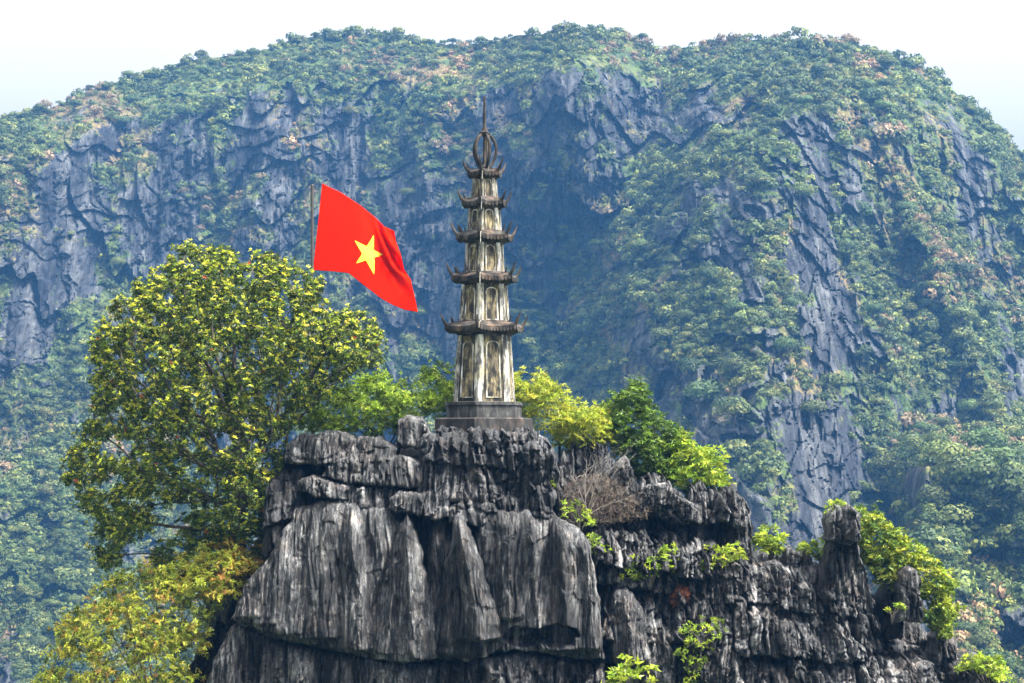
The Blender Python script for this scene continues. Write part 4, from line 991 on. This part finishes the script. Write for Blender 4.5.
tufts = [
 ('tiny yellow-green tuft growing on top of the capstone of the tall pinnacle', [(823,512),(830,502),(844,500),(850,508),(840,512),(828,516)], 60.8, .35, 34, .1, (836,512)),
 ('light green sprig just left of the tall pinnacle', [(808,556),(814,540),(828,532),(832,545),(824,560)], 62.2, .3, 34, .13, (822,566)),
 ('vivid lime plant in the notch left of the small boulder', [(750,545),(758,530),(775,528),(786,535),(784,550),(768,556)], 62.5, .4, 55, .17, (770,560)),
 ('small lime sprig just right of the small boulder', [(796,556),(800,546),(808,544),(812,556),(804,562)], 62.2, .25, 18, .13, (804,564)),
 ('low green plant in the rock hollow right of the main face', [(614,578),(622,560),(640,556),(655,558),(668,550),(684,556),(676,568),(655,572),(636,580)], 60.6, .4, 70, .13, (650,582)),
 ('leafy green plant on the crags right of the rock hollow', [(694,568),(702,552),(716,548),(734,546),(746,552),(738,562),(718,570),(702,576)], 61.0, .4, 60, .13, (718,578)),
 ('yellowish weeds beside the dead brush', [(560,510),(570,498),(582,505),(592,512),(598,524),(588,528),(572,520)], 60.4, .3, 34, .11, (580,526)),
 ('green sprig on the edge of the main rock face', [(584,540),(592,532),(602,538),(608,552),(598,556)], 60.4, .25, 24, .11, (596,558)),
 ('drooping yellow-green plant hanging down the crevice', [(676,650),(682,625),(700,616),(724,618),(728,630),(712,640),(706,662),(694,683),(680,684)], 59.4, .35, 90, .1, (700,640)),
 ('single bright leaf cluster at the foot of the dark stack', [(546,488),(550,482),(556,484),(555,494),(549,496)], 60.1, .1, 5, .12, (551,496)),
 ('bright yellow-green bush at the bottom edge below the main face', [(602,683),(612,668),(628,660),(644,662),(658,674),(662,700),(606,700)], 58.7, .5, 70, .2, (632,705)),
 ('yellow-green bush on the lowest rock at the right', [(956,668),(965,658),(985,656),(1000,664),(1012,678),(1014,690),(1000,684),(980,670)], 61.0, .6, 110, .13, (988,690)),
 ('small sprig below the small pinnacle', [(884,612),(888,606),(900,602),(904,608),(892,616)], 60.2, .15, 10, .12, (892,616))]
for i, (lb, poly, Y, dp, n_, L, rt) in enumerate(tufts):
    bush('rock_plant', lb, poly, Y, dp, n_, L, L*.42, [(.26,.36,.03),(.36,.42,.04),(.14,.20,.02)], cat='plant', k=2, seed=20+i, root=rt, clump=.05, stems=8, nleaf=6)
bush('rock_plant', 'small rust-brown withered shrub in the rock hollow', [(672,600),(676,590),(684,588),(690,596),(686,604),(676,606)], 60.6, .25, 130, .06, .012, [(.24,.08,.035),(.16,.06,.03),(.1,.05,.03)], cat='plant', k=3, seed=50, root=(681,608), clump=.05)
# dead brush
def deadbush(name, label, root, Y, tops, n_fine, mat, spreadx, hgt):
    b0 = at(*root, Y); mb = MB(); rg = random.Random(3)
    def br(p_, d, L_, r_, lev):
        pts = [p_]; dd = d.copy(); nseg = 6
        for i in range(nseg):
            dd = (dd+Vector((rg.gauss(0,.16), rg.gauss(0,.16), rg.gauss(0,.10)+.03))).normalized(); pts.append(pts[-1]+dd*L_/nseg)
        mb.tube(pts, [r_*(1-.75*i/nseg) for i in range(nseg+1)], 5 if lev == 0 else 4, cap=False)
        if lev < 3:
            for q in range(4 if lev < 2 else 3):
                i = rg.randint(2, nseg-1); nd = (dd+Vector((rg.gauss(0,.7), rg.gauss(0,.7), rg.gauss(.1,.5)))).normalized(); br(pts[i], nd, L_*rg.uniform(.4,.65), r_*.5, lev+1)
    for tx, ty in tops:
        e = at(tx, ty, Y+rg.uniform(-.5,.5))-b0; br(Vector((rg.uniform(-.15,.15),rg.uniform(-.2,.2),0)), e.normalized(), e.length, .015, 0)
    o = mb.build(name, mat, smooth=True, loc=b0); return tag(o, label, 'dead shrub')
deadbush('dead_shrub', 'bare pale grey shrub with forked branches on the rock right of the pagoda', (586,516), 60.8, [(592,458),(604,466),(622,472),(568,472),(628,486)], 0, M_TWIG, 0, 0)
# matted dry brush around it
nb_ = 2600; bp_ = sample_crown([(548,520),(556,496),(575,480),(600,474),(625,490),(650,508),(646,520),(610,524),(575,524)], nb_, 61.2, .5, .9)
d_ = unit(rand_unit(nb_)+np.array([0,0,.7])); sd_ = unit(np.cross(d_, rand_unit(nb_)))*.006; L_ = RNG.uniform(.12,.4,(nb_,1))
V = np.stack([bp_-sd_, bp_+sd_, bp_+d_*L_+rand_unit(nb_)*.04], 1).reshape(-1,3)
tag(link('dry_brush', mesh_np('dry_brush', V, np.arange(nb_*3).reshape(-1,3)), M_DRY), 'matted brown dry brush around the dead shrub', 'brush', kind='stuff')

# ------------------------------------------------------------------ the haze in the valley
hz_ = MB(); hz_.box((0, 700, 122), (1420, 1400, 126)); m = bpy.data.materials.new('haze'); m.use_nodes = True; nt = m.node_tree
nt.nodes.remove(nt.nodes['Principled BSDF']); pv = nt.nodes.new('ShaderNodeVolumePrincipled'); pv.inputs['Color'].default_value = (.08,.245,.54,1)
pv.inputs['Density'].default_value = .0004; pv.inputs['Anisotropy'].default_value = .3; nt.links.new(pv.outputs[0], nt.nodes['Material Output'].inputs['Volume'])
hzo = hz_.build('haze', m); tag(hzo, kind='stuff')
